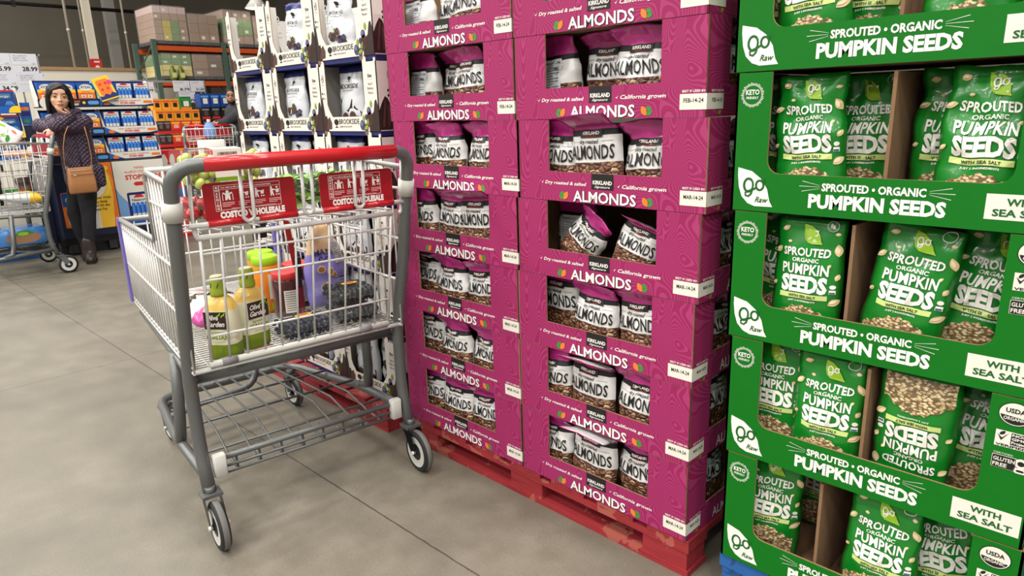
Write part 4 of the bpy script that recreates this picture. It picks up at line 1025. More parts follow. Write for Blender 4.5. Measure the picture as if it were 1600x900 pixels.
        for q in range(4):
            cx = fx0 + (.034 + q * .042) * s
            if q == 0:
                m.flat(ellipse(cx, 1.0475, .0042, .0046, n=12), white, **k)
                m.flat([(cx - .007, 1.026), (cx - .002, 1.026), (cx, 1.033), (cx + .002, 1.026), (cx + .007, 1.026), (cx + .006, 1.040), (cx + .013, 1.044), (cx + .012, 1.047), (cx, 1.043), (cx - .012, 1.047), (cx - .013, 1.044), (cx - .006, 1.040)], white, **k)
                m.rect(cx - .014, 1.025, cx - .0125, 1.042, white, **k); m.rect(cx + .0125, 1.025, cx + .014, 1.042, white, **k)
            else:
                m.flat(ellipse(cx - .008, 1.049, .003, .0034, n=10), white, **k)
                m.flat([(cx - .011, 1.026), (cx - .008, 1.026), (cx - .007, 1.034), (cx - .004, 1.026), (cx - .001, 1.026), (cx - .004, 1.040), (cx + .003, 1.041), (cx + .003, 1.0435), (cx - .006, 1.046), (cx - .011, 1.045)], white, **k)
                m.flat([(cx + .003, 1.043), (cx + .014, 1.045), (cx + .012, 1.034), (cx + .005, 1.034)], white, **k)
                for dx in (.006, .012): m.flat(ellipse(cx + dx, 1.029, .002, .002, n=8), white, **k)
                if q == 3: m.flat(ellipse(cx + .008, 1.049, .003, .003, n=8), white, **k)
            for li in range(3): m.rect(cx - .016, 1.0185 - li * .0045, cx + (.016 if li < 2 else .006), 1.0195 - li * .0045, white, **k)
        m.rect(fx0 + .04, 1.0025, fx0 + .16 * s, 1.0033, white, **k)
        m.build('seat_flap', root, label='red flap with white warning print')
    # lower shelf
    b = MB()
    b.tube([(-.318, .085, .242), (.322, .085, .242)], .0095, steel, 8)
    for z, y in ((.214, .080), (.190, .086)): b.tube([(-.285, y, z), (.29, y, z)], .0048, steel, 6)
    for i in range(8):
        x = lerp(-.245, .25, i / 7)
        b.tube([(x, .086, .186), (x, .10, .242), (x, .12, .238)], .004, steel, 5)
        b.tube([(x, .086, .188), (x * .99, .20, .195), (x * .97, .34, .222), (x * .90, .62, .205), (x * .82, .92, .182)], .0042, steel, 6)
    for y, z, x in ((.24, .20, .335), (.46, .21, .32), (.66, .20, .29)): b.tube([(-x, y, z), (x, y, z)], .0048, steel, 6)
    b.build('lower_shelf', root)
    for sx in (-1, 1):
        c = MB(); c.rbox((sx * .300 - .019, .060, .190), (sx * .300 + .019, .088, .262), .006, steel_l); c.build('shelf_clip', root)
    for sx in (-1, 1):
        make_wheel(root, 'rear_wheel', (sx * .342, .0, .075), .075, .032, .160, .05, 0.0)
        make_wheel(root, 'front_caster', (sx * .25 - .03, .86, .0625), .0625, .030, .138, .02, .12)
    return root
CART_ANG = radians(83.0)
cart = make_cart('shopping_cart', 'silver wire shopping cart with red handle and red flaps, beside the magenta stack')
cart.location = (.156, -.46, 0); cart.rotation_euler = (0, 0, CART_ANG)
CT = Matrix.Translation((.156, -.46, 0)) @ Matrix.Rotation(CART_ANG, 4, 'Z')
def cw(x, y, z): return tuple(CT @ Vector((x, y, z)))
def inc(o, x, y, z, rot=0.0):
    """stand a thing in the near cart"""
    o.location = cw(x, y, z); o.rotation_euler = rot if hasattr(rot, '__len__') else (0, 0, CART_ANG + rot); return o
FZ = .5445

# two bottles of dressing
def make_dressing(name, label):
    root = empty(name, label=label, cat='bottle', group='salad dressing bottles in the near cart')
    dress = M('creamy_yellow_dressing', (226, 190, 96), .3, coat=.4); lab = M('cream_label_paper', (214, 210, 180), .5); gr = M('olive_green_label', (112, 132, 22), .45)
    sq = 4
    def ring(r, z, n=28, p=3.2):
        return [(r * math.copysign(abs(cos(a)) ** (2 / p), cos(a)), r * .80 * math.copysign(abs(sin(a)) ** (2 / p), sin(a)), z) for a in [2 * pi * i / n for i in range(n)]]
    prof = [(.040, 0), (.0455, .006), (.0465, .03), (.0465, .048), (.0465, .049), (.0465, .10), (.0465, .150), (.0455, .152), (.043, .165), (.036, .180), (.024, .190), (.019, .195)]
    m = MB(); ms = [gr, gr, gr, gr, lab, lab, lab, dress, dress, dress, dress]
    m.loft([ring(r, z, p=3.2 if z < .16 else 2.4) for r, z in prof], dress, True, True, True, mats=ms)
    yf = -.0465 * .80 - .0012
    k = dict(O=(0, yf, 0)); k2 = dict(O=(0, yf - .0006, 0))
    dk = M('dark_brown_label', (52, 34, 28), .5)
    m.rect(-.036, .098, .036, .150, dk, **k)
    m.text('Olive', -.028, .126, .016, white, w=.036, bold=.02, shear=.35, **k2); m.text('Garden', -.030, .106, .016, white, w=.055, bold=.02, shear=.35, **k2)
    for q in range(5): m.flat(leafshape(.006 + q * .007, .138 + (q % 2) * .005, .012, .004, .7 + .3 * (q % 2)), lime, **k2)
    m.text('Signature', -.026, .086, .008, gr, w=.05, shear=.3, **k); m.text('ITALIAN', -.034, .067, .014, gr, w=.068, bold=.02, **k)
    m.rect(-.02, .058, .02, .0588, grey_ink, **k)
    m.build('bottle_body', root)
    c = MB(); c.lathe([(.0225, .192), (.0235, .196), (.0235, .208), (.0215, .212), (.0215, .244), (.019, .248)], lime, 20)
    c2 = M('olive_green_seal', (150, 168, 44), .4)
    c.mats = [c2]
    for a in range(6): c.add([(.0225 * cos(a + d), .0225 * sin(a + d), z) for d, z in ((0, .215), (.25, .222), (.4, .235), (.15, .228))], [(0, 1, 2, 3)], M('dark_olive_ink', (70, 92, 16), .5))
    c.build('cap_seal', root)
    d = MB(); d.lathe([(.0185, .2475), (.0185, .250), (.016, .2515)], M('pale_cap', (232, 228, 196), .5), 18); d.build('cap_top', root)
    return root
b1 = make_dressing('dressing_bottle', 'green-capped dressing bottle in the near cart, nearest the left side')
inc(b1, -.224, .112, FZ, -.75)
b2 = dup(b1, (0, 0, 0), 0, 'green-capped dressing bottle in the near cart, right one of two with label forward'); inc(b2, -.126, .158, FZ, .30)

# jars
def make_jar(name, label, body, lid, r, h, labelkind):
    root = empty(name, label=label, cat='jar')
    m = MB(); m.lathe([(r * .92, 0), (r, .008), (r, h * .80), (r * .93, h * .85), (r * .86, h * .86)], body, 28)
    m.build('jar_body', root)
    l = MB(); l.lathe([(r * .95, h * .845), (r * .97, h * .85), (r * .97, h * .985), (r * .9, h)], lid, 28); l.build('lid', root)
    w = MB(); n = 28
    def band(a0, a1, z0, z1, mat, rr):
        k = 14
        w.add([((rr) * cos(lerp(a0, a1, i / k)), rr * sin(lerp(a0, a1, i / k)), z) for z in (z0, z1) for i in range(k + 1)], [(i, i + 1, i + k + 2, i + k + 1) for i in range(k)], mat)
    if labelkind == 'spread':
        band(-2.1, -1.25, h * .12, h * .62, label_white, r * 1.012)
        for q in range(9): band(-2.02, -1.33, h * (.17 + q * .05), h * (.183 + q * .05), black, r * 1.02)
        band(-1.1, 1.2, h * .1, h * .64, M('strawberry_label', (150, 40, 50), .5), r * 1.012)
    else:
        band(0, 2 * pi, h * .0 + .01, h * .18, lime, r * 1.012); band(0, 2 * pi, h * .74, h * .80, lime, r * 1.012)
        band(-2.0, -1.2, h * .25, h * .7, label_white, r * 1.015)
    w.build('jar_label', root)
    return root
jam = M('dark_red_fruit_spread', (70, 22, 26), .25, coat=.5)
pb = M('orange_label_jar', (232, 132, 30), .4)
redlid = M('coral_red_lid', (206, 54, 54), .4); greenlid = M('lime_green_lid', (148, 200, 20), .4)
j1 = make_jar('spread_jar', 'dark fruit spread jar with red lid, front one of two in the near cart', jam, redlid, .053, .162, 'spread'); inc(j1, .088, .415, FZ, -.1)
j2 = dup(j1, (0, 0, 0), 0, 'dark fruit spread jar with red lid behind the other, against the purple bag'); inc(j2, .168, .530, FZ, .3)
tag(j1, group='red-lidded jars in the near cart'); tag(j2, group='red-lidded jars in the near cart')
p1_ = make_jar('butter_jar', 'orange jar with lime green lid, front one of two in the near cart', pb, greenlid, .048, .205, 'pb'); inc(p1_, .055, .53, FZ, .2)
p2_ = dup(p1_, (0, 0, 0), 0, 'orange jar with lime green lid standing farther back in the near cart'); inc(p2_, .075, .635, FZ, .1)
tag(p1_, group='lime-lidded jars in the near cart'); tag(p2_, group='lime-lidded jars in the near cart')

# purple and tan snack bag
lav = M('lavender_bag_film', (132, 124, 196), .35, coat=.3, bump=.2, bscale=30); tan = M('tan_kraft_film', (206, 172, 132), .45, bump=.2, bscale=30)
mb, mp = make_pouch(.19, .29, .095, [(.66, lav), (1.0, tan)], 4.4, .007, 16, 22, top=.12, peak=.58)
for t, z in (('MAN', .185), ('GO', .158)): mb.text(t, -.03, z, .022, navy, w=.05 if t == 'GO' else .07, bold=.01, mp=mp(.003), align='c')
mb.rect(.012, .15, .082, .235, M('pale_grey_panel', (196, 192, 196), .5), mp=mp(.0025), nx=6, ny=6)
for q in range(10): mb.rect(.016, .156 + q * .0072, .078, .1585 + q * .0072, grey_ink, mp=mp(.0034), nx=5)
for x, z, r in ((-.055, .135, .014), (-.02, .125, .016), (-.045, .07, .02), (.0, .11, .012)):
    mb.flat(ellipse(x, z, r, r), cream, mp=mp(.0028)); mb.flat(ellipse(x, z, r * .75, r * .7), M('toasted_brown_ink', (150, 96, 52), .5), mp=mp(.0036))
for q in range(4): mb.rect(.02, .06 + q * .012, .07, .064 + q * .012, navy, mp=mp(.003), nx=4)
inc(mb.build('snack_bag', label='lavender and tan snack bag standing upright in the near cart', cat='bag'), .222, .375, FZ + .020, (radians(-6), radians(3), CART_ANG + .35))

# clear clamshells
def clamshell(name, label, W, D, H, lidlab=None, ridges=True, taper=.9):
    root = empty(name, label=label, cat='container')
    m = MB(); hw, hd = W / 2, D / 2
    def rr(s, z, r=.018): return [(x, y, z) for x, y in rrect(-hw * s, -hd * s, hw * s, hd * s, r, 3)]
    m.loft([rr(taper, .0), rr(taper + .02, .004), rr(.97, H * .52), rr(1.0, H * .55), rr(1.03, H * .555)], clear_pl, True, True, False)
    m.build('tray', root)
    m = MB(); m.loft([rr(1.03, H * .56), rr(1.0, H * .57), rr(.985, H * .60), rr(.95, H * .96), rr(.92, H)], clear_pl, True, False, True)
    if ridges:
        for i in range(9):
            x = lerp(-hw * .8, hw * .8, i / 8)
            m.tube([(x, -hd * .985, H * .58), (x * .97, -hd * .955, H * .95), (x * .97, -hd * .6, H * 1.0)], .0016, clear_pl, 4)
    m.build('lid', root)
    return root
rg = random.Random(5)
grape_m = M('pale_green_grape', (176, 190, 84), .22, coat=.5, trans=.12); straw_m = M('strawberry_red', (176, 26, 34), .3, coat=.4, vary=.35, vscale=160)
def fill(n, W, D, z0, z1, r, avoid=1.7):
    P = []; tries = 0
    while len(P) < n and tries < 6000:
        tries += 1
        p = (rg.uniform(-W / 2 + r, W / 2 - r), rg.uniform(-D / 2 + r, D / 2 - r), rg.uniform(z0 + r, z1 - r))
        if all((p[0] - q[0]) ** 2 + (p[1] - q[1]) ** 2 + (p[2] - q[2]) ** 2 > (avoid * r) ** 2 for q in P): P.append(p)
    return P
sc = clamshell('strawberry_clamshell', 'clear clamshell of strawberries under the grapes in the child seat', .22, .18, .082); inc(sc, -.20, .125, .953)
m = MB(); m.loft([[(r * cos(a) * k, r * sin(a) * k, z) for a in [2 * pi * i / 10 for i in range(10)]] for k, r, z in ((1, .003, -.021), (1, .012, -.012), (1, .0185, .004), (1, .016, .014), (1, .006, .018))], straw_m, True, True, True)
for a in range(5): m.flat([(0, 0), (.010, .004), (.013, 0), (.010, -.004)], leafgreen, O=(0, 0, .0185), U=(cos(a * 1.26), sin(a * 1.26), 0), V=(-sin(a * 1.26), cos(a * 1.26), .1))
sm = m.mesh('strawberry')
for p in fill(26, .19, .15, .006, .078, .02, 1.62):
    put('strawberry', sm, None, tuple(Vector(sc.location) + Matrix.Rotation(CART_ANG, 3, 'Z') @ Vector(p)), (rg.uniform(-1, 1), rg.uniform(2.2, 4), rg.uniform(0, 6)), label='red strawberry inside the clear clamshell behind the left flap', cat='strawberry', group='strawberries in the clamshell')
gc = clamshell('grape_clamshell', 'ridged clear clamshell of green grapes with a barcode band, behind the red handle', .25, .17, .115); inc(gc, -.165, .125, 1.041)
m = MB(); m.ball((0, 0, 0), .0135, grape_m, 12, 8, (1, 1, 1.2)); gm = m.mesh('grape')
for p in fill(70, .225, .15, .004, .108, .0138, 1.75):
    put('grape', gm, None, tuple(Vector(gc.location) + Matrix.Rotation(CART_ANG, 3, 'Z') @ Vector(p)), (rg.uniform(-1, 1), rg.uniform(-1, 1), 0), label='pale green grape inside the banded clear clamshell', cat='grape', group='grapes in the clamshell')
m = MB()
for (z0, z1, mat, x0, x1, y) in ((.074, .1165, label_white, -.042, .034, -.0885), (.040, .078, label_white, -.042, .034, -.0865), (.002, .040, M('lime_band_paper', (112, 158, 22), .5), -.042, .034, -.0868)): m.rect(x0, z0, x1, z1, mat, O=(0, y, 0), V=(0, 0, 1))
m.rect(-.042, .0, .034, .055, label_white, O=(0, -.0885, .1165), V=(0, 1, .05))
r2 = random.Random(2); x = -.030
while x < .022:
    wbar = r2.choice((.0008, .0016, .0024)); m.rect(x, .086, x + wbar, .108, black, O=(0, -.0892, 0)); x += wbar + r2.choice((.0009, .0016))
m.text('WASH BEFORE USE', -.004, .024, .0062, white, w=.058, bold=.02, align='c', O=(0, -.0874, 0)); m.text('Best if Refrigerated', -.004, .008, .0045, white, w=.05, align='c', O=(0, -.0874, 0))
m.build('barcode_band', gc, label='white and lime paper band')
sp = clamshell('spinach_clamshell', 'clear clamshell of green spinach between and behind the two flaps', .31, .19, .132, ridges=False); inc(sp, .137, .165, .945)
m = MB(); rs = random.Random(9)
sgreen = [M('spinach_leaf', (112, 158, 62), .5, vary=.3, vscale=40), M('dark_spinach_leaf', (90, 136, 50), .5, vary=.3, vscale=40), M('light_spinach_leaf', (146, 190, 92), .5)]
for i in range(420):
    x, y, z = rs.uniform(-.118, .118), rs.uniform(-.060, .060), rs.uniform(.022, .110)
    L = rs.uniform(.030, .048); R = Matrix.Translation((x * .93, y * .9, z)) @ Matrix.Rotation(rs.uniform(0, 6.3), 4, 'Z') @ Matrix.Rotation(rs.uniform(-.9, .9), 4, 'X') @ Matrix.Rotation(rs.uniform(-.5, .5), 4, 'Y')
    pl = leafshape(0, 0, L, L * .6); m.add([(a, b, .006 * cos(a / L * 3)) for a, b in pl], [tuple(range(len(pl)))], sgreen[i % 3], False, R)
o = m.build('spinach_leaves', label='green spinach leaves filling the clear clamshell', cat='spinach', kind='stuff'); inc(o, .137, .165, .945)
# berries
bl_m = M('blueberry_skin', (26, 30, 50), .5, spec=.3, vary=.4, vscale=120); bk_m = M('blackberry_skin', (18, 14, 18), .4, spec=.3)
def berrybox(name, label, W, D, H, x, y, z, rot, mat, r, n, sticker):
    c = clamshell(name, label, W, D, H); inc(c, x, y, z, rot)
    m = MB()
    for p in fill(n, W * .84, D * .84, .005, H * .93, r, 1.6): m.ball(p, r, mat, 8, 5)
    o = m.build(name.replace('berry_clamshell', 'berries'), label='heap of dark ' + name.replace('berry_clamshell', 'berries').replace('_', ' ') + ' filling ' + ('the front clear clamshell' if 'blue' in name else 'the %s clear clamshell' % ('upper' if z > .56 else 'lower')), cat='berries', kind='stuff'); inc(o, x, y, z, rot)
    s = MB()
    s.rect(-.065, -.012, .065, .012, black_pl, O=(0, 0, H + .0012), V=(0, 1, 0)) if sticker == 2 else None
    s.flat(ellipse(0, 0, .030, .014, n=20), yellow, O=(0, -.01, H + .002), V=(0, 1, 0)); s.flat(ellipse(0, 0, .018, .008, n=16), red_ink, O=(0, -.01, H + .0026), V=(0, 1, 0))
    if sticker == 2:
        for sx in (-1, 1): s.text('FRESH' if sx < 0 else 'FRUIT', sx * .048, -.006, .011, white, w=.03, bold=.02, align='c', O=(0, 0, H + .002), V=(0, 1, 0))
    s.build('lid_sticker', c)
berrybox('blueberry_clamshell', 'low clear clamshell of blueberries at the near cart\'s rear gate', .19, .16, .07, .030, .150, FZ, .06, bl_m, .0075, 190, 2)
berrybox('blackberry_clamshell', 'lower of two stacked clear clamshells of blackberries', .18, .20, .062, .225, .205, FZ, -.05, bk_m, .0105, 110, 1)
berrybox('blackberry_clamshell', 'upper of two stacked clear clamshells of blackberries', .18, .20, .062, .225, .208, FZ + .068, -.04, bk_m, .0105, 120, 1)
# black, white and pink bag lying by the left side
zn = [(.16, M('hot_pink_film', (206, 84, 160), .3, coat=.4)), (.74, white_film), (.80, black), (.9, white_film), (1.0, M('hot_pink_film'))]
mb, mp = make_pouch(.19, .24, .09, zn, 8.3, .010, 14, 18, top=.25)
for q in range(7): mb.flat(leafshape(-.07 + q * .023, .11 + .02 * (q % 3), .04, .016, .6 + q), black, mp=mp(.003))
for q in range(4): mb.flat(ellipse(-.05 + q * .03, .15, .012, .012), M('bun_brown', (176, 140, 112), .5), mp=mp(.0034))
inc(mb.build('bread_bag', label='pink, black and white printed bag lying by the near cart\'s left side', cat='bag'), -.165, .30, FZ + .066, (radians(-80), 0, CART_ANG + .12))

# ------------------------------------------------------------------ allergy medicine displays
R90 = pi / 2
def ring_poly(cx, cy, r0, r1, a0, a1, n=12):
    return [(cx + r1 * cos(lerp(a0, a1, i / n)), cy + r1 * sin(lerp(a0, a1, i / n))) for i in range(n + 1)] + [(cx + r0 * cos(lerp(a1, a0, i / n)), cy + r0 * sin(lerp(a1, a0, i / n))) for i in range(n + 1)]
def K(d): return dict(O=(0, -d, 0))
dorange = M('orange_print', (236, 120, 40), .5); dyellow = M('warm_yellow_print', (250, 196, 50), .5)
def blister(mb, x, z, w, h, d):
    """white card with four blue spray bottles"""
    mb.rect(x, z + h * .55, x + w, z + h, label_white, **K(d))
    mb.text('Nasacort', x + w / 2, z + h * .74, h * .10, navy, w=w * .8, bold=.03, align='c', **K(d + .0006))
    mb.flat([(x + w * .2, z + h * .88), (x + w * .8, z + h * .88), (x + w * .66, z + h), (x + w * .34, z + h)], red_ink, **K(d + .0006))
    for q in range(4):
        x0 = x + w * (.05 + q * .235)
        mb.flat(rrect(x0, z + h * .15, x0 + w * .20, z + h * .68, w * .08, 3), M('bright_blue_print', (36, 110, 214), .4), **K(d + .0010))
        mb.rect(x0 + w * .04, z + h * .2, x0 + w * .10, z + h * .62, sky, **K(d + .0015))
        mb.rect(x0, z, x0 + w * .19, z + h * .22, label_white, **K(d + .0012))
def med_display(name, label, y0, W, X, kind, rows):
    root = empty(name, (X, y0, 0), R90, label=label, cat='display stand')
    D = .39
    card = navy_dk if kind == 'x' else label_white
    b = MB(); b.box((.02, .12, .0), (W - .02, D, .10), black_pl); b.box((.0, .06, .10), (W, D, .17), black_pl)
    for x in (.04, W - .12): b.box((x, .045, .02), (x + .07, .12, .10), M('dark_grey_plastic', (52, 52, 54), .5))
    b.build('black_base', root)
    p = MB(); z0, z1 = .235, .855
    p.box((0, 0, .17), (W, D, z1), navy_dk)
    if kind == 'n':
        p.rect(.002, z0, W, z1, label_white, **K(.001)); p.rect(.002, z0, W, z0 + .05, blue, **K(.0016))
        p.flat([(.002, z0), (.16, z0), (.12, z0 + .18), (.03, z0 + .30), (.002, z0 + .36)], M('pale_blue_print', (120, 164, 214), .5), **K(.0014))
        p.text('NASAL', .24, .775, .022, red_ink, w=.09, bold=.01, align='c', **K(.002)); p.text('ALLERGY CONGESTION', .25, .735, .022, red_ink, w=.30, bold=.01, align='c', **K(.002))
        p.text('STOPS HERE', .10, .672, .045, red_ink, w=.34, bold=.04, **K(.002))
        p.flat([(.165, .625), (.185, .645), (.40, .645), (.40, .608), (.185, .608)], red_ink, **K(.002)); p.rect(.29, .608, .40, .645, dorange, **K(.0026))
        p.flat(rrect(.09, .265, .30, .545, .015), navy, **K(.002)); blister(p, .11, .285, .17, .235, .0028)
    else:
        p.rect(.18, z0, W - .002, z1, label_white, **K(.001)); p.rect(.33, z0, W - .002, z1, dyellow, **K(.0014))
        p.flat([(.44, z0), (W - .002, z0), (W - .002, z1), (.40, z1), (.46, .72), (.47, .55)], dorange, **K(.0018))
        p.flat(ring_poly(.28, .66, .155, .185, -1.5, 1.5), M('amber_print', (252, 210, 70), .5), **K(.0024)); p.flat(ring_poly(.28, .66, .195, .20, -1.4, 1.4), dyellow, **K(.0024)); p.flat(ellipse(.44, .80, .022, .022), dyellow, **K(.0024))
        p.flat(ellipse(.28, .66, .145, .145, n=28), label_white, **K(.0028)); p.text('NIGHT', .30, .70, .03, blue, w=.10, bold=.02, align='c', **K(.0034))
        for q, t in enumerate(('Works While', 'You Sleep', 'and All the', 'Next Day')): p.text(t, .285, .515 - q * .036, .022, black, w=(.16, .125, .14, .115)[q], bold=.02, **K(.003))
        p.flat(rrect(.03, .27, .17, .60, .01), dorange, **K(.0014)); p.rect(.035, .47, .165, .595, blue, **K(.002)); p.flat(ellipse(.10, .53, .04, .03), label_white, **K(.0026)); p.text('XYZAL', .10, .52, .018, black, w=.07, bold=.02, align='c', **K(.0032)); p.rect(.06, .30, .14, .36, label_white, **K(.0026)); p.rect(.06, .37, .14, .39, red_ink, **K(.0026))
    p.build('lower_panel', root)
    for q, z in enumerate((1.375, 1.113, .872)):
        back = .05 + .05 * (2 - q) * 0
        t = MB(); lip = .068
        t.box((0, .0, z - .006), (W, .20, z + .002), navy_dk); t.box((0, .195, z), (W, .2, z + .235), navy)
        t.box((0, -.003, z - .006), (W, .003, z + lip), label_white if kind == 'n' else navy_dk)
        for x in (0, W - .004): t.prism([(0, z), (.2, z), (.2, z + .235), (.11, z + .235), (0, z + lip)], .004, label_white, O=(x, 0, 0), U=(0, 1, 0), W=(1, 0, 0))
        if kind == 'n':
            t.flat([(0, z - .004), (.15, z - .004), (.05, z + .04), (0, z + lip - .002)], blue, **K(.0036)); t.flat([(W, z - .004), (W, z + .02), (W - .12, z - .004)][::-1][::-1], blue, **K(.0036)); t.rect(0, z - .005, W, z + .006, navy, **K(.0036))
            t.text('NASAL ALLERGY CONGESTION', .235, z + .040, .013, red_ink, w=.24, bold=.01, align='c', **K(.0042)); t.text('STOPS HERE', .235, z + .015, .019, red_ink, w=.13, bold=.04, align='c', **K(.0042))
            t.flat(rrect(.375, z + .022, .46, z + .046, .011, 4), dorange, **K(.0042)); t.rect(.03, z + .008, .075, z + .036, dorange, **K(.0044))
        else:
            t.text('ALL-DAY', .275, z + .034, .018, dorange, w=.12, bold=.03, align='c', **K(.004)); t.text('RELIEF', .275, z + .010, .016, label_white, w=.09, bold=.04, align='c', **K(.004))
            t.flat(ellipse(.362, z + .032, .013, .013), dyellow, **K(.004)); t.flat(rrect(.395, z + .015, .485, z + .048, .014, 4), sky, **K(.004))
            t.flat(ellipse(.06, z + .034, .05, .05, n=20), label_white, **K(.0036)) if q == 0 else None
        t.build('tier_tray', root)
    return root
ND = med_display('medicine_display', 'blue and white nasal spray display with red lettering', .612, .468, -5.45, 'n', 3)
XD = med_display('medicine_display', 'navy and orange allergy tablet display behind the woman', .112, .496, -5.45, 'x', 3)
def med_box(kind):
    mb = MB(); w, d, h = .140, .09, .205
    mb.box((0, 0, 0), (w, d, h), M('strong_blue_card', (28, 70, 150), .45) if kind == 'n' else blue)
    if kind == 'n': blister(mb, .006, .066, w - .012, h - .070, .001)
    else:
        mb.rect(0, 0, w, h * .60, dorange, **K(.0008)); mb.flat([(0, h * .58), (w, h * .58), (w, h * .70), (w * .5, h * .80), (0, h * .70)], dyellow, **K(.0012))
        mb.flat(ellipse(w / 2, h * .80, w * .38, h * .14, n=20), label_white, **K(.0016)); mb.text('XYZAL', w / 2, h * .765, .021, navy, w=w * .62, bold=.03, align='c', **K(.0022)); mb.rect(w * .25, h * .61, w * .75, h * .635, red_ink, **K(.002))
        for x in (.025, .078):
            mb.flat(rrect(x, .072, x + .038, .118, .006, 3), label_white, **K(.002)); mb.rect(x, .100, x + .038, .118, orange2, **K(.0024)); mb.rect(x + .010, .078, x + .028, .092, orange2, **K(.0026))
    return mb.mesh('medicine_box')
mbx = {k: med_box(k) for k in 'nx'}
TN = ['top', 'middle', 'bottom']
for q, z in enumerate((1.380, 1.118, .877)):
    for i in range(3):
        if q == 0 and i == 0: continue
        put('medicine_box', mbx['n'], None, (-5.475 - .01 * (q == 0), .612 + .010 + i * .154, z), R90, cat='medicine box', group='blue nasal spray boxes', label='blue nasal spray box, %s on the %s tier of the white display' % (POSN[i], TN[q]))
    for i in range(3):
        put('medicine_box', mbx['x'], None, (-5.475, .112 + .018 + i * .158, z), R90, cat='medicine box', group='orange and blue tablet boxes', label='orange and blue tablet box, %s on the %s tier of the navy display' % (POSN[i], TN[q]))
mb = MB(); mb.box((0, 0, 0), (.15, .03, .215), M('aqua_card', (90, 190, 196), .5)); mb.rect(0, 0, .15, .215, dyellow, **K(.0008)); mb.flat(rrect(.02, .045, .13, .19, .02), dorange, **K(.0014)); mb.flat([(0, .012), (.15, .012), (.15, .04), (.12, .06), (.09, .04), (.06, .06), (.03, .04), (0, .05)], navy, **K(.002))
for a, b_ in ((.05, .15), (.1, .15), (.05, .1), (.1, .1)): mb.flat(ellipse(a, b_, .012, .012), red_ink, **K(.002))
mb.flat(ellipse(.135, .15, .022, .022), M('hot_pink_ink', (220, 60, 120), .5), **K(.003))
mb.build('medicine_box', loc=(-5.405, .622, 1.412), rot=(radians(-10), radians(-17), R90), label='yellow and orange box leaning askew on the white display', cat='medicine box')

# blue allergy boxes at the far left
mb = MB(); mb.box((0, .02, 0), (.62, .195, .12), MATS['bluewood_x']); mb.box((0, 0, .12), (.62, .195, .66), label_white); mb.rect(.0, .60, .62, .66, leafgreen, **K(.001))
ld_ = empty('medicine_display', (-5.66, -.62, 0), R90, label='white display of blue allergy boxes at the left edge', cat='display stand')
mb.build('lower_panel', ld_)
for q, z in enumerate((1.335, 1.115, .89)):
    t = MB(); t.box((0, 0, z - .006), (.63, .2, z), navy_dk); t.box((0, -.003, z - .006), (.63, .003, z + .055), blue); t.box((0, .195, z), (.63, .2, z + .2), navy)
    t.text('Allergy Relief', .40, z + .012, .018, label_white, w=.13, bold=.02, align='c', **K(.004)); t.flat(ellipse(.30, z + .028, .02, .02), navy, **K(.004)); t.flat(arc(.6, z - .002, .06, 60, 180, 6) + [(.63, z - .002), (.63, z + .058)][::1], yellow, **K(.004))
    for x in (0, .626): t.prism([(0, z), (.2, z), (.2, z + .22), (.08, z + .22), (0, z + .05)], .004, label_white, O=(x, 0, 0), U=(0, 1, 0), W=(1, 0, 0))
    t.build('tier_tray', ld_)
mb = MB(); mb.box((0, 0, 0), (.19, .08, .19), M('deep_blue_card', (26, 66, 132), .45, vary=.2, vscale=14)); mb.rect(.0, .178, .19, .19, red_ink, **K(.0008)); mb.rect(.02, .12, .16, .16, M('steel_blue_print', (70, 110, 150), .5), **K(.0008)); mb.flat([(0, .155), (.05, .15), (.08, .165), (.05, .18), (0, .182)], yellow, **K(.0014)); mb.text('Allergy', .09, .128, .02, label_white, w=.12, shear=.2, align='c', **K(.0014))
for q in range(5): mb.flat(leafshape(.12 + .012 * q, .075, .05, .008, 1.1 + .25 * q), sky, **K(.0014))
mb.rect(.13, .02, .17, .035, label_white, **K(.001))
abx = mb.mesh('medicine_box')
for q, z in enumerate((1.340, 1.120, .895)):
    for i in range(3): put('medicine_box', abx, None, (-5.69, -.62 + .02 + i * .20, z), R90, cat='medicine box', group='blue allergy relief boxes', label='blue allergy relief box, %s on the %s tier of the display at the left edge' % (POSN[i], TN[q]))
mb = MB(); mb.box((0, 0, 0), (.085, .07, .20), blue); mb.rect(.01, .13, .075, .16, dorange, **K(.001)); mb.rect(.02, .02, .07, .05, leafgreen, **K(.001)); mb.rect(.01, .08, .075, .12, navy, **K(.001))
t = MB(); t.box((0, 0, 0), (.094, .12, 1.22), navy_dk); pl_ = t.build('pedestal', loc=(-5.72, .0145, 0), rot=R90, label='dark navy pedestal between the two medicine displays', cat='pedestal')
put('medicine_box', mb.mesh('medicine_box'), None, (-5.76, .02, 1.222), R90, cat='medicine box', label='small blue box on the navy pedestal left of the woman')

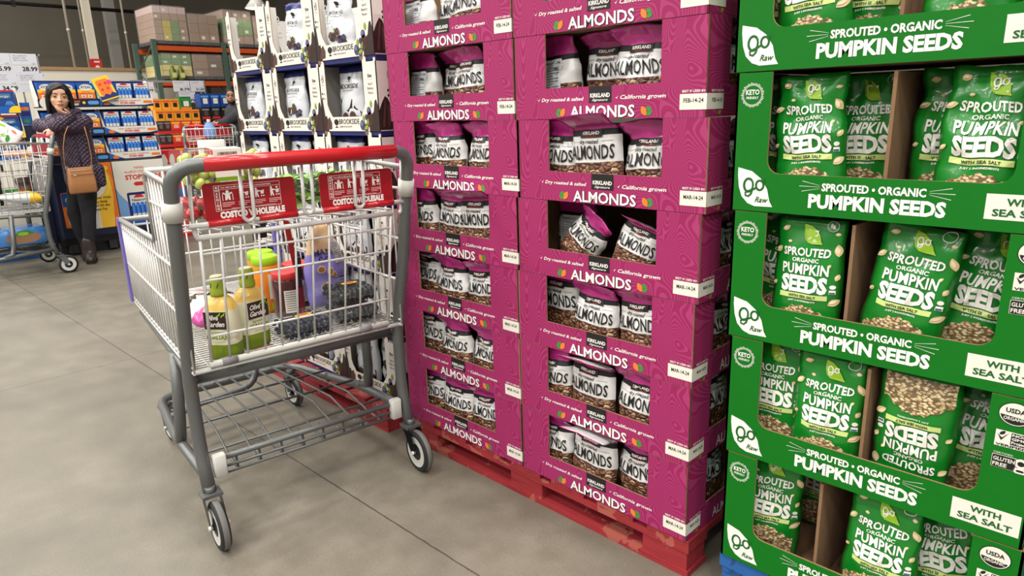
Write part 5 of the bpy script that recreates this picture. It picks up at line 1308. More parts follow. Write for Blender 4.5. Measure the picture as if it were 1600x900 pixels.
# price cards
def price_card(w, h, price, lines, yb=True):
    mb = MB(); mb.box((0, 0, 0), (w, .004, h), M('white_price_card', (214, 214, 220), .5))
    if price: mb.text(price, w * .96, h * .10, h * .23, black, w=w * .58, bold=.03, align='r', **K(.001))
    if yb: mb.rect(w * .04, h * .40, w * .96, h * .415, M('olive_stripe', (186, 190, 110), .5), **K(.001))
    for q, t in enumerate(lines): mb.text(t, w * .10, h * (.85 - q * .115), h * .065, grey_ink, w=w * (.55 - .07 * (q % 2)), **K(.001))
    mb.text('4.00', w * .92, h * .44, h * .08, M('olive_text', (140, 146, 70), .5), align='r', **K(.001))
    return mb.mesh('price_card')
L4 = ('ALLERGY', 'RELIEF TABS', '365 COUNT')
cards = [(-.155, 1.690, '25.99', 'price card reading 25.99, upper left of the four'), (.052, 1.690, '28.99', 'price card reading 28.99, upper right of the four'), (-.130, 1.518, '34.99', 'price card reading 34.99, lower left of the four'), (.078, 1.518, '', 'price card without a readable price, lower right of the four')]
for y, z, p, lb in cards: put('price_card', price_card(.205, .170, p, L4), None, (-5.875, y, z), R90, cat='price card', group='price cards above the medicine', label='white %s' % lb)
t = MB()
for x in (-.12, .10, .26): t.box((x, .006, 0), (x + .012, .018, 1.86), M('grey_sign_post', (150, 150, 150), .5, metal=.3))
t.box((-.16, .006, 1.66), (.29, .018, 1.68), M('grey_sign_post')); t.box((-.16, .006, 1.845), (.29, .018, 1.86), M('grey_sign_post'))
t.build('sign_frame', loc=(-5.875, 0, 0), rot=R90, label='thin grey metal frame holding four price cards', cat='sign frame')
# red panel with two white ears
mb = MB(); mb.box((0, .05, 0), (.24, .30, .92), M('bright_red_card', (206, 34, 40), .5))
for s in (-1, 1): mb.flat(ellipse(.11 + s * .035, .80, .028, .085, -s * .10, 18), label_white, O=(0, .048, 0))
mb.flat(ellipse(.11, .74, .055, .05), label_white, O=(0, .0475, 0)); mb.flat([(.06, .70), (.16, .70), (.125, .48), (.105, .40), (.095, .48)][::-1], label_white, O=(0, .047, 0)); mb.rect(.095, .775, .125, .80, red_ink, O=(0, .046, 0)); mb.rect(0, .42, .24, .52, blue, O=(0, .0478, 0))
mb.build('cardboard_standee', loc=(-5.62, 1.105, 0), rot=R90, label='red cardboard standee with white shapes right of the displays', cat='standee')

# ------------------------------------------------------------------ coffee displays farther back
def small_box(w, d, h, c, strip, strip2=None, win=None):
    mb = MB(); mb.box((0, 0, 0), (w, d, h), c)
    mb.rect(w * .08, h * .72, w * .92, h * .86, strip, **K(.001))
    if strip2: mb.rect(0, 0, w, h * .18, strip2, **K(.001))
    if win: mb.flat(rrect(w * .28, h * .25, w * .78, h * .66, w * .06, 3), win, **K(.001))
    return mb.mesh('product_box')
red_or = M('red_orange_carton', (222, 66, 38), .5); brown_d = M('dark_brown_carton', (58, 36, 34), .5); amber = M('amber_carton', (226, 150, 40), .5); blk = M('black_carton', (30, 28, 30), .5); royal = M('royal_blue_carton', (28, 66, 140), .5); emer = M('emerald_carton', (26, 110, 56), .5)
XC = -8.5
kinds = {'orange': small_box(.138, .2, .135, red_or, dyellow, red_ink, M('peach_print', (240, 168, 140), .5)), 'brown': small_box(.088, .2, .135, brown_d, grey_ink, None, M('grey_brown_print', (110, 90, 84), .5)),
         'amber': small_box(.115, .2, .15, amber, red_or, None, black), 'black': small_box(.118, .2, .165, blk, grey_ink, red_ink, M('dark_grey_print', (80, 66, 62), .5)), 'blue': small_box(.135, .2, .19, royal, sky, None, label_white), 'green': small_box(.15, .2, .18, emer, leafgreen, dorange, label_white)}
shelf_c = M('grey_shelf_card', (196, 60, 60), .5)
RN = ['top', 'second', 'third', 'lowest']
t = empty('coffee_display', (XC, 2.12, 0), R90, label='tiered red display of coffee pod boxes', cat='display stand')
for q, z in enumerate((1.07, .885, .70, .515)):
    MB().box((0, .0, z - .04), (.62, .45, z), red_ink).build('tier', t)
MB().box((.02, .03, 0), (.60, .44, .475), brown_d).build('base', t)
for q, z in enumerate((1.072, .887, .702, .517)):
    for i in range(3): put('coffee_box', kinds['orange'], None, (XC - .01, 2.12 + .185 + i * .145, z), R90, cat='box', group='orange coffee boxes', label='orange coffee box, %s on the %s tier of the red display' % (POSN[i], RN[q]))
    for i in range(2): put('coffee_box', kinds['brown'], None, (XC - .01, 2.12 + .003 + i * .09, z), R90, cat='box', group='brown coffee boxes', label='dark brown coffee box, %s on the %s tier of the red display' % (['left', 'right'][i], RN[q]))
for i in range(5): put('coffee_box', kinds['amber'], None, (XC - .02, 2.12 + .01 + i * .122, 1.209), R90, cat='box', group='amber coffee boxes', label='amber coffee box, %s of five along the red display\'s top' % ['first', 'second', 'middle', 'fourth', 'last'][i])
put('coffee_box', kinds['green'], None, (XC - .06, 2.50, 1.361), R90, cat='box', label='green box standing above the amber coffee boxes')
for i in range(3): put('coffee_box', kinds['amber'], None, (XC - .12, 2.12 + .02 + i * .122, 1.361), R90, cat='box', group='amber coffee boxes', label='amber coffee box in the upper row, %s of three' % POSN[i])
t = empty('coffee_display', (XC, 2.755, 0), R90, label='black tiered coffee display under the blue boxes', cat='display stand')
for q, z in enumerate((1.22, 1.035, .85, .665)): MB().box((0, 0, z - .015), (.62, .45, z), red_ink if q % 2 else blk).build('tier', t)
MB().box((.02, .03, 0), (.60, .44, .65), blk).build('base', t)
for q, z in enumerate((1.222, 1.037, .852, .667)):
    for i in range(4): put('coffee_box', kinds['black'], None, (XC - .01, 2.755 + .01 + i * .150, z), R90, cat='box', group='black coffee boxes', label='black coffee box, %s of four on the %s tier of the black display' % (['first', 'second', 'third', 'last'][i], RN[q]))
for i in range(4): put('coffee_box', kinds['blue'], None, (XC - .03, 2.755 + .02 + i * .150, 1.389), R90, cat='box', group='blue boxes above the black coffee', label='royal blue box with white disc, %s of four above the black coffee' % ['first', 'second', 'third', 'last'][i])
for (y, z, w, h, p, lb) in ((2.03, 1.605, .30, .145, '35.99', 'upper of two cards reading 35.99'), (2.06, 1.455, .30, .145, '35.99', 'lower of two cards reading 35.99'), (2.60, 1.615, .24, .155, '8.79', 'upper of two cards reading 8.79'), (2.85, 1.615, .20, .155, '31.69', 'card reading 31.69'), (2.66, 1.455, .24, .155, '8.79', 'lower of two cards reading 8.79')):
    put('price_card', price_card(w, h, p, ('COFFEE', 'PODS 120 CT')), None, (XC - .455 + (.006 if z < 1.5 else 0), y - .02, z + .01), R90, cat='price card', group='price cards above the coffee', label='white price ' + lb)
t = MB()
for y in (2.06, 2.33, 2.62, 2.98, 3.04): t.box((y, .47, 0), (y + .014, .484, 1.79), M('grey_sign_post'))
t.box((2.01, .462, 1.755), (3.05, .484, 1.785), M('grey_sign_post')); t.build('sign_frame', loc=(XC, 0, 0), rot=R90, label='grey frame carrying the coffee price cards', cat='sign frame')

# ------------------------------------------------------------------ storage racks
orange_beam = M('orange_rack_beam', (206, 84, 36), .5, metal=.1); green_up = M('green_rack_upright', (78, 100, 88), .5, metal=.1)
film = M('stretch_wrap_film', (236, 238, 238), .12, alpha=.13, spec=.9)
RX = -12.0
rack = empty('pallet_rack', (RX, 3.46, 0), R90, label='green and orange steel pallet rack behind the coffee displays', cat='rack')
for x in (0, 1.30, 2.62):
    m = MB()
    for y in (0, 1.0): m.box((x - .04, y - .03, 0), (x + .04, y + .05, 2.66), green_up)
    for q in range(5): m.tube([(x, .02, .2 + q * .48), (x, 1.0, .2 + (q + 1) * .48)] if q % 2 else [(x, 1.0, .2 + q * .48), (x, .02, .2 + (q + 1) * .48)], .014, green_up, 5)
    m.build('upright_frame', rack)
for z in (1.16, 1.84, 2.47):
    for x0 in (.04, 1.34):
        MB().box((x0, -.02, z), (x0 + 1.24, .03, z + .085), orange_beam).build('beam', rack); MB().box((x0, .97, z), (x0 + 1.24, 1.02, z + .085), orange_beam).build('beam', rack)
        d = MB()
        for i in range(9): d.tube([(x0 + .07 + i * .137, 0, z + .09), (x0 + .07 + i * .137, 1.0, z + .09)], .004, steel, 4)
        d.build('wire_deck', rack)
def load(x, z, W, H, cols, rows, mats, label, D=.9, seed=0):
    root = empty('wrapped_pallet', (RX - .02, 3.46 + x, z), R90, label=label, cat='pallet load')
    m = MB(); m.box((0, 0, .0), (W, D, .02), black_pl); m.box((0, 0, .06), (W, D, .08), black_pl)
    for xx in (0, W / 2 - .05, W - .1): m.box((xx, 0, .02), (xx + .1, D, .06), black_pl)
    m.build('black_pallet', root); r = random.Random(seed); cw_ = W / cols; ch = H / rows
    for j in range(rows):
        for i in range(cols):
            mt = mats[(i + j * 2 + (seed if r.random() < .3 else 0)) % len(mats)] if not callable(mats) else mats(i, j)
            m = MB(); a = .004; o = r.uniform(-.008, .008)
            m.box((i * cw_ + a, o, .082 + j * ch), ((i + 1) * cw_ - a, D - .02, .082 + (j + 1) * ch - .004), mt)
            m.rect(i * cw_ + cw_ * .2, .082 + j * ch + ch * .3, i * cw_ + cw_ * .55, .082 + j * ch + ch * .65, label_white if r.random() < .35 else mt, O=(0, o - .001, 0))
            m.build('carton', root)
    m = MB(); pl = rrect(-.012, -.02, W + .012, D + .01, .03, 3)
    m.loft([[(x, y, z_) for x, y in pl] for z_ in (.02, .082 + H * .5, .082 + H)] + [[(W / 2 + (x - W / 2) * .9, D / 2 + (y - D / 2) * .9, .082 + H + .02) for x, y in pl]], film, True, False, True); m.build('stretch_wrap', root)
    return root
cardb = M('brown_shipping_carton', (150, 118, 92), .8, vary=.15, vscale=5); cardb2 = M('pinkish_brown_carton', (166, 136, 116), .8, vary=.12, vscale=5); oliv = M('olive_jar_carton', (196, 176, 66), .6, vary=.3, vscale=30); greenp = M('green_can_carton', (118, 146, 92), .6, vary=.3, vscale=30); pinkp = M('pale_pink_carton', (206, 178, 172), .7)
load(.06, 2.568, .60, .60, 4, 5, lambda i, j: pinkp if j == 4 else (oliv if i == 1 else greenp if i == 2 else cardb2) if j < 3 else cardb2, 'wrapped pallet load of tan, yellow and green cartons on the rack\'s upper level, left')
load(.685, 2.568, .56, .50, 3, 3, [cardb], 'wrapped pallet load of plain brown cartons on the rack\'s upper level', seed=3)
load(.10, 1.938, .54, .40, 3, 4, lambda i, j: M('pale_yellow_carton', (224, 206, 128), .6) if j < 2 else greenp, 'wrapped load of pale yellow and green cartons on the middle level', seed=5)
load(.672, 1.938, .57, .40, 2, 3, [cardb, M('deep_brown_carton', (118, 90, 70), .8)], 'wrapped load of brown cartons on the middle level', seed=2)
load(1.362, 2.568, .58, .62, 3, 4, lambda i, j: cardb2 if j in (0, 3) else greenp, 'wrapped green and tan carton load seen through the empty white carton', seed=7)
load(1.975, 2.568, .58, .55, 3, 3, [cardb2, greenp], 'wrapped carton load at the right end of the rack\'s upper level', seed=9)
load(1.40, 1.938, .56, .41, 2, 3, [label_white, cardb2], 'wrapped load of white and tan cartons on the middle level, right bay', seed=4)
for i, (x, lb) in enumerate(((.25, 'left'), (.40, 'right'))):
    m = MB(); m.lathe([(.055, 0), (.06, .02), (.06, .17), (.03, .215), (.03, .25)], M('olive_oil_green', (96, 110, 30), .3), 14, sx=1); m.rect(-.04, .04, .04, .13, M('pale_label', (210, 206, 150), .5), O=(0, -.061, 0))
    m.build('oil_bottle', loc=(RX + .10, 3.46 + x - .02, 1.938), rot=R90, label='%s big olive green bottle on the rack\'s middle level' % lb, cat='bottle', group='olive bottles on the rack')

# ------------------------------------------------------------------ column, pipes, ceiling steel
cream_col = M('cream_painted_steel', (222, 214, 194), .6)
MB().box((-13.95, 2.895, 2.0), (-13.80, 3.02, CEIL + .2), cream_col).build('column', kind='structure')
MB().box((-15.6, 3.75, 0), (-15.4, 3.95, CEIL + .2), M('grey_painted_steel', (150, 148, 142), .6)).build('column_2', kind='structure')
pipe_m = M('weathered_grey_pipe', (186, 180, 166), .55, metal=.2)
for i, (y, r, nm) in enumerate(((2.545, .026, 'conduit_pipe'), (2.79, .018, 'conduit_pipe'), (3.55, .022, 'conduit_pipe'))):
    m = MB(); m.tube([(-13.68, y, 2.245), (-13.68, y, CEIL + .19)], r, pipe_m, 8)
    for z in (2.9, 3.6): m.tube([(-13.68, y, z), (-13.68, y, z + .05)], r * 1.3, pipe_m, 8)
    m.build(nm, label='thin grey vertical pipe, %s of three above the white partition' % POSN[i], cat='pipe', group='vertical pipes by the back wall')
m = MB(); m.tube([(-14.6, -7.9, 3.46), (-14.6, 8.6, 3.46)], .035, black_pl, 8)
for y in (-1, 1.9, 4.6): m.box((-14.63, y, 3.40), (-14.57, y + .06, 3.56), black_pl); m.box((-14.61, y + .02, 3.56), (-14.59, y + .04, CEIL + .19), black_pl)
m.build('sprinkler_pipe', label='long dark horizontal pipe across the back wall', cat='pipe')
m = MB(); m.box((-13.92, 2.875, 2.15), (-13.79 + .03, 3.045, 2.42), M('red_alarm_box', (206, 44, 44), .5)); m.flat(ellipse(0, 0, .04, .04), label_white, O=(-13.758, 2.96, 2.26), U=(0, 1, 0), V=(0, 0, 1)); m.rect(-.05, .09, .05, .12, label_white, O=(-13.758, 2.96, 2.26), U=(0, 1, 0))
m.build('fire_alarm_box', label='small red alarm box on the cream column', cat='alarm')
for i, x in enumerate((-16.5, -13.2, -9.9, -6.6, -3.3, 0, 3.3)):
    m = MB(); z0, z1 = CEIL - .75, CEIL + .15
    m.box((x - .04, -8, z1 - .06), (x + .04, 9, z1), ceil_m); m.box((x - .04, -8, z0), (x + .04, 9, z0 + .06), ceil_m)
    for q in range(17):
        y = -8 + q; m.tube([(x, y, z0 + .03), (x, y + .5, z1 - .03), (x, y + 1, z0 + .03)], .02, ceil_m, 5)
    m.build('trim_%d' % (i + 2), kind='structure')
for q, (lx, ly) in enumerate(LAMPS):
    pass
lampw = M('lamp_reflector_white', (240, 238, 230), .4); glow = M('lamp_diffuser', (255, 247, 230), .5, emit=6.0)
def hang_lamp(x, y, z, label):
    root = empty('pendant_lamp', (x, y, z), label=label, cat='lamp')
    m = MB(); m.lathe([(.05, .26), (.09, .24), (.12, .14), (.23, .0), (.22, .0)], lampw, 20, cap1=False); m.build('lamp_shade', root)
    m = MB(); m.lathe([(.21, .012), (.01, .010)], glow, 20); m.build('diffuser', root)
    m = MB(); m.tube([(0, 0, .26), (0, 0, CEIL + .19 - z)], .008, black_pl, 6); m.build('cord', root)
hang_lamp(-11.6, 5.35, 3.28, 'white pendant lamp hanging above the rack')

# ------------------------------------------------------------------ people
def fuse(mb, name, mat, voxel, smooth=6, parent=None, **kw):
    """one continuous skin grown over overlapping volumes"""
    o = bpy.data.objects.new('volumes', mb.mesh('volumes')); COL.objects.link(o)
    r = o.modifiers.new('r', 'REMESH'); r.mode = 'VOXEL'; r.voxel_size = voxel; r.use_smooth_shade = True
    s = o.modifiers.new('s', 'SMOOTH'); s.iterations = smooth; s.factor = .5
    dg = bpy.context.evaluated_depsgraph_get(); dg.update()
    me = bpy.data.meshes.new_from_object(o.evaluated_get(dg)); old = o.data
    bpy.data.objects.remove(o); bpy.data.meshes.remove(old)
    me.name = name; me.materials.clear(); me.materials.append(mat)
    me.polygons.foreach_set('material_index', [0] * len(me.polygons)); me.polygons.foreach_set('use_smooth', [True] * len(me.polygons))
    return put(name, me, parent, **kw)
def limb(mb, pts, rs, flat=1.0):
    mb.tube(pts, 1, skin, 14, rs=rs, flat=flat)
    for p, r in zip(pts, rs): mb.ball(p, r * .99, skin, 14, 9)
def hand(mb, wrist, d, n, side, curl=.5, L=.165, spread=1.0):
    """wrist point, finger direction d, palm normal n, side = +1 thumb on d x n side"""
    w = Vector(wrist); d = Vector(d).normalized(); n = Vector(n); n = (n - d * n.dot(d)).normalized(); s = d.cross(n) * side
    pc = w + d * L * .27
    for q in range(5): mb.ball(tuple(w + d * L * (.10 + .09 * q) ), .0, skin) if False else None
    for t in (-1.2, -.4, .4, 1.2):
        a = w + s * t * .008; b = w + d * L * .50 + s * t * .016
        mb.tube([tuple(a), tuple((a + b) / 2), tuple(b)], 1, skin, 10, rs=[.0125, .0135, .0115])
    for i, (t, ln, k) in enumerate(((1.35, .40, .9), (.45, .46, 1.0), (-.45, .43, 1.05), (-1.35, .34, 1.15))):
        p = w + d * L * .50 + s * t * .0165 * spread; a = 0; pts = [tuple(p)]
        for j, f in enumerate((.45, .32, .23)):
            a += curl * k * (1.0 if j else .7)
            p = p + (d * cos(a) + n * sin(a)) * L * ln * f * 1.25; pts.append(tuple(p))
        mb.tube(pts, 1, skin, 8, rs=[.0092, .0088, .008, .0065])
        for q, r in zip(pts, (.0092, .0088, .008, .0065)): mb.ball(q, r, skin, 8, 6)
    p = w + d * L * .16 + s * .018; pts = [tuple(p)]
    for f, o in ((.20, .75), (.17, .45), (.13, .25)):
        p = p + (d * (1 - o * .5) + s * o + n * .25).normalized() * L * f; pts.append(tuple(p))
    mb.tube(pts, 1, skin, 8, rs=[.0125, .0105, .0092, .0075])
    for q, r in zip(pts, (.0125, .0105, .0092, .0075)): mb.ball(q, r, skin, 8, 6)
class Head:
    def __init__(s, c, fwd, tilt=0.0, k=1.0, nod=0.0):
        f = Vector(fwd).normalized(); u = Vector((0, 0, 1)); e = f.cross(u).normalized() * -1
        u2 = (u * cos(tilt) + e * sin(tilt)); e2 = (e * cos(tilt) - u * sin(tilt))
        f3 = f * cos(nod) - u2 * sin(nod); u3 = u2 * cos(nod) + f * sin(nod)
        s.c = Vector(c); s.e, s.f, s.u, s.k = e2, f3, u3, k
        s.T = Matrix(((e2.x, f3.x, u3.x, s.c.x), (e2.y, f3.y, u3.y, s.c.y), (e2.z, f3.z, u3.z, s.c.z), (0, 0, 0, 1))) @ Matrix.Diagonal((k, k, k, 1))
    def p(s, e, f, u): return tuple(s.T @ Vector((e, f, u)))
    def volumes(s, mb):
        B = lambda c, sc: mb.ball((0, 0, 0), 1, skin, 20, 14, T=s.T @ Matrix.Translation(c) @ Matrix.Diagonal((*sc, 1)))
        B((0, -.012, .022), (.071, .087, .082)); B((0, .020, -.022), (.061, .062, .070)); B((0, .030, -.058), (.043, .046, .040)); B((0, .060, -.084), (.017, .016, .016))
        for q in (-1, 1):
            B((q * .036, .048, -.020), (.024, .024, .022)); B((q * .072, -.004, -.008), (.009, .018, .030)); B((q * .031, .070, .024), (.024, .010, .008)); B((q * .030, .0655, .0065), (.0165, .0095, .010)); B((q * .010, .088, -.023), (.0085, .009, .007))
        B((0, .072, .045), (.046, .012, .028))
        mb.tube([(0, .076, .018), (0, .087, -.002), (0, .096, -.020)], 1, skin, 10, rs=[.0075, .0085, .0105], T=s.T); B((0, .096, -.021), (.0105, .011, .009))
        B((0, .078, -.050), (.021, .012, .012))
    def features(s, parent, lips, browm):
        m = MB()
        for q in (-1, 1):
            e = MB(); T = s.T @ Matrix.Translation((q * .031, .0785, .007))
            e.ball((0, 0, 0), 1, M('eye_white', (226, 216, 206), .3), 12, 8, T=T @ Matrix.Diagonal((.0130, .0048, .0042, 1)))
            e.ball((0, 0, 0), 1, M('dark_iris', (26, 18, 15), .3), 10, 7, T=T @ Matrix.Translation((0, .0026, -.0004)) @ Matrix.Diagonal((.0082, .0036, .0042, 1)))
            e.tube([(-.013, .002, .0005), (-.006, .0048, .0048), (.004, .005, .0052), (.0135, .002, .0015)], .0016, hair_m, 6, T=T); e.build('eye', parent)
            b = MB(); b.tube([(q * .014, .0845, .0285), (q * .030, .0835, .0335), (q * .050, .0725, .0275)], 1, browm, 6, rs=[.0026, .0030, .0016], T=s.T); b.build('eyebrow', parent)
        m.tube([(-.022, .0795, -.0505), (-.008, .0895, -.0475), (0, .0895, -.0485), (.008, .0895, -.0475), (.022, .0795, -.0505)], 1, lips, 8, rs=[.0014, .0036, .0034, .0036, .0014], T=s.T)
        m.tube([(-.020, .079, -.0525), (0, .0885, -.0560), (.020, .079, -.0525)], 1, lips, 8, rs=[.0014, .0048, .0014], T=s.T)
        m.build('lips', parent)

# -- the woman leaning on her cart
woman = None
H = Head((-5.035, .186, 1.440), (.975, -.18, 0), tilt=.07, k=1.06, nod=.02)
mb = MB(); H.volumes(mb)
limb(mb, [H.p(0, -.02, -.06), (-5.075, .225, 1.315), (-5.10, .25, 1.26)], [.046, .048, .06])
SL, EL, WL = (-5.02, .325, 1.225), (-4.915, .100, 1.215), (-4.935, .235, 1.290)
SR, ER, WR = (-5.24, .185, 1.235), (-5.17, .035, 1.215), (-5.045, .105, 1.185)
limb(mb, [(-5.11, .26, 1.22), (-5.10, .265, 1.05), (-5.09, .27, .92), (-5.09, .27, .82)], [.105, .10, .095, .11])
limb(mb, [(-5.10, .26, 1.2), SL], [.08, .055]); limb(mb, [(-5.12, .25, 1.2), SR], [.08, .055])
limb(mb, [SL, tuple((Vector(SL) + Vector(EL)) / 2), EL, tuple((Vector(EL) + Vector(WL)) / 2), WL], [.05, .043, .037, .033, .024])
limb(mb, [SR, tuple((Vector(SR) + Vector(ER)) / 2), ER, tuple((Vector(ER) + Vector(WR)) / 2), WR], [.05, .043, .037, .033, .024])
hand(mb, WL, (.02, -.92, .34), (-.25, .25, .95), -1, curl=.35, L=.135)
hand(mb, WR, (.50, -.35, -.25), (.1, -.35, -.9), -1, curl=.85, L=.14)
LL = [(-5.045, .275, .83), (-5.045, .262, .60), (-5.045, .245, .42), (-5.05, .225, .25), (-5.05, .205, .10)]
RL = [(-5.17, .26, .83), (-5.20, .22, .60), (-5.215, .175, .43), (-5.225, .20, .25), (-5.23, .225, .10)]
for P in (LL, RL): limb(mb, P, [.078, .066, .048, .047, .034])
for P in (LL, RL): limb(mb, [P[-1], (P[-1][0] + .02, P[-1][1] - .01, .05), (P[-1][0] + .11, P[-1][1] - .035, .038)], [.034, .038, .028])
woman = fuse(mb, 'person', M('woman_skin', (212, 164, 136), .5, vary=.08, vscale=30), .0052, 5, label='woman in a quilted purple jacket leaning on her cart, chin on hand', cat='person')
H.features(woman, M('lip_pink', (176, 104, 96), .45), hair_m)
mb = MB()
HB = lambda c, sc: mb.ball((0, 0, 0), 1, hair_m, 20, 14, T=H.T @ Matrix.Translation(c) @ Matrix.Diagonal((*sc, 1)))
HB((0, -.028, .042), (.088, .090, .080)); HB((0, -.060, -.020), (.080, .050, .105)); HB((0, -.050, -.085), (.088, .045, .060)); HB((0, .012, .080), (.070, .066, .040))
for q in (-1, 1):
    for d in (0, .022, .044):
        mb.tube([(q * .020, .050 - d, .094), (q * .064, .046 - d, .062), (q * .081, .028 - d, .010), (q * (.086 if q > 0 else .080), .012 - d, -.055), (q * (.094 if q > 0 else .078), -.006 - d, -.125)], 1, hair_m, 10, rs=[.014, .0165, .016, .017, .012], T=H.T)
mb.tube([(.022, .060, .092), (-.012, .078, .076), (-.046, .066, .056), (-.068, .046, .020)], 1, hair_m, 10, rs=[.014, .012, .0125, .011], T=H.T)
mb.tube([(.022, .060, .092), (.046, .068, .066), (.066, .050, .030)], 1, hair_m, 10, rs=[.014, .012, .011], T=H.T)
fuse(mb, 'hair', hair_m, .006, 4, woman)
# jacket
mb = MB()
limb(mb, [(-5.10, .245, 1.25), (-5.10, .258, 1.12), (-5.095, .262, .98), (-5.09, .268, .86), (-5.09, .272, .735)], [.115, .138, .136, .145, .150])
limb(mb, [(-5.08, .255, 1.235), SL], [.105, .078]); limb(mb, [(-5.13, .245, 1.235), SR], [.105, .078])
limb(mb, [SL, (-4.970, .215, 1.205), EL, (-4.922, .160, 1.248), (-4.932, .218, 1.280)], [.084, .078, .066, .055, .043])
limb(mb, [SR, (-5.21, .10, 1.21), ER, (-5.11, .068, 1.20), (-5.065, .095, 1.188)], [.082, .072, .062, .050, .040])
mb.tube([(-5.075 + .088 * cos(a), .230 + .080 * sin(a), 1.302 + .018 * sin(a)) for a in [2 * pi * i / 16 for i in range(16)]], .040, skin, 10, closed=True)
limb(mb, [(-5.01, .37, .82), (-5.0, .385, .70)], [.06, .04])
jk = fuse(mb, 'jacket', MATS['quilt'], .008, 6, woman)
m = MB(); m.tube([(-4.968, .225, 1.10), (-4.955, .235, .95), (-4.948, .245, .80)], .006, M('dark_purple_trim', (44, 34, 48), .5), 6); m.build('jacket_seam', jk)
# leggings and boots
mb = MB()
limb(mb, [(-5.09, .272, .84), (-5.09, .272, .76)], [.125, .115])
for P in (LL, RL): limb(mb, P[:-1] + [(P[-1][0], P[-1][1], .14)], [.088, .080, .060, .056, .046])
fuse(mb, 'leggings', carpet_like('black_leggings', (26, 26, 30), (40, 40, 44), 60), .008, 6, woman)
boot_m = M('dark_brown_rubber_boot', (54, 46, 44), .4, coat=.2)
for P in (LL, RL):
    x, y = P[-1][0], P[-1][1]; mb = MB()
    limb(mb, [(x, y, .185), (x, y, .10), (x + .01, y - .005, .055)], [.054, .050, .050], 1.0)
    limb(mb, [(x - .015, y, .042), (x + .06, y - .018, .045), (x + .125, y - .035, .036)], [.040, .044, .034])
    mb.box((x - .06, y - .05, .004), (x + .04, y + .045, .03), boot_m)
    b = fuse(mb, 'boot', boot_m, .007, 5, woman)
    m = MB(); m.prism([(x - .052, y - .044), (x + .03, y - .050), (x + .11, y - .074), (x + .158, y - .062), (x + .162, y - .024), (x + .12, y + .008), (x + .03, y + .040), (x - .05, y + .040)], .014, rubber, O=(0, 0, .0), U=(1, 0, 0), V=(0, 1, 0), W=(0, 0, 1)); m.build('sole', b)
# shoulder bag
tanl = M('tan_leather', (176, 122, 78), .5, vary=.1, vscale=20, bump=.15, bscale=120); tand = M('tan_leather_edge', (140, 92, 56), .5)
bag = empty('shoulder_bag', (-4.868, .200, .635), radians(90 + 8), label='tan leather crossbody bag hanging at the woman\'s side', cat='bag')
m = MB(); 
def rr2(s, z, d): return [(x, y, z) for x, y in rrect(-.108 * s, -d, .108 * s, d, min(d * .9, .02), 4)]
m.loft([rr2(.96, 0, .018), rr2(1.0, .015, .030), rr2(1.0, .09, .034), rr2(.96, .17, .026), rr2(.93, .215, .014), rr2(.92, .222, .008)], tanl, True, True, True); m.build('bag_body', bag)
m = MB(); m.rect(-.095, .150, .095, .153, tand, O=(0, -.0335, 0), V=(0, .1, 1)); m.tube([(-.092, -.0335, .160), (.092, -.0335, .160)], .0022, tand, 6); m.tube([(-.09, -.0250, .196), (.09, -.0250, .196)], .002, chrome_w, 6); m.box((-.07, -.037, .154), (-.05, -.033, .164), chrome_w); m.build('front_pocket', bag)
m = MB(); m.tube([(-.098, 0, .21), (-.11, .005, .26), (-.095, .0, .40), (-.07, -.01, .50), (-.03, -.005, .57)], .006, tanl, 6, flat=.5); m.tube([(.098, 0, .21), (.112, .002, .30), (.105, -.012, .45), (.095, -.01, .56)], .006, tanl, 6, flat=.5); m.build('strap', bag)
for s in (-1, 1):
    m = MB(); m.tube([(s * .100 + .010 * cos(a), 0, .222 + .012 * sin(a)) for a in [2 * pi * i / 12 for i in range(12)]], .0022, chrome_w, 6, closed=True); m.build('buckle_ring', bag)

# her cart and what is in it
c2 = dup(cart, (-5.015, -.06, 0), pi, 'silver wire shopping cart the woman leans on, at the left edge')
def pillow(name, label, w, h, t, zones, seed, loc, rot, deco=None, cat='bag', group=None, wr=.008):
    mb, mp = make_pouch(w, h, t, zones, seed, wr, 14, 18, top=.2)
    if deco: deco(mb, mp)
    return mb.build(name, loc=loc, rot=rot, label=label, cat=cat, group=group)
def d_chip(mb, mp):
    mb.flat(leafshape(0, .13, .14, .10, .3), dyellow, mp=mp(.003)); mb.flat(leafshape(.02, .17, .06, .03, .8), leafgreen, mp=mp(.004)); mb.text('Corn', 0, .12, .03, red_ink, w=.08, bold=.03, mp=mp(.005), align='c')
pillow('chip_bag', 'white and yellow chip bag lying in the woman\'s cart', .22, .30, .10, [(.28, dyellow), (1, white_film)], 3.1, (-4.87, -.12, .630), (radians(-84), 0, R90 + 1.45), d_chip)
pillow('chip_bag', 'plain white bag slumped beside the chip bag in the woman\'s cart', .20, .22, .12, [(1, white_film)], 6.2, (-4.92, -.56, .575), (radians(-12), .15, R90))
pillow('coffee_bag', 'black coffee bag with white mark standing in the woman\'s cart', .13, .25, .08, [(1, black_pl)], 9.4, (-5.18, -.40, .566), (0, .05, R90), lambda mb, mp: (mb.flat(ellipse(0, .12, .03, .022), label_white, mp=mp(.003)), mb.text('COFFEE', 0, .09, .012, label_white, w=.06, mp=mp(.003), align='c')))
pillow('coffee_bag', 'brown coffee bag standing next to the black one in the woman\'s cart', .12, .23, .07, [(.7, M('cocoa_film', (92, 66, 54), .4)), (1, brown_d)], 5.5, (-5.14, -.165, .562), (0, -.03, R90))
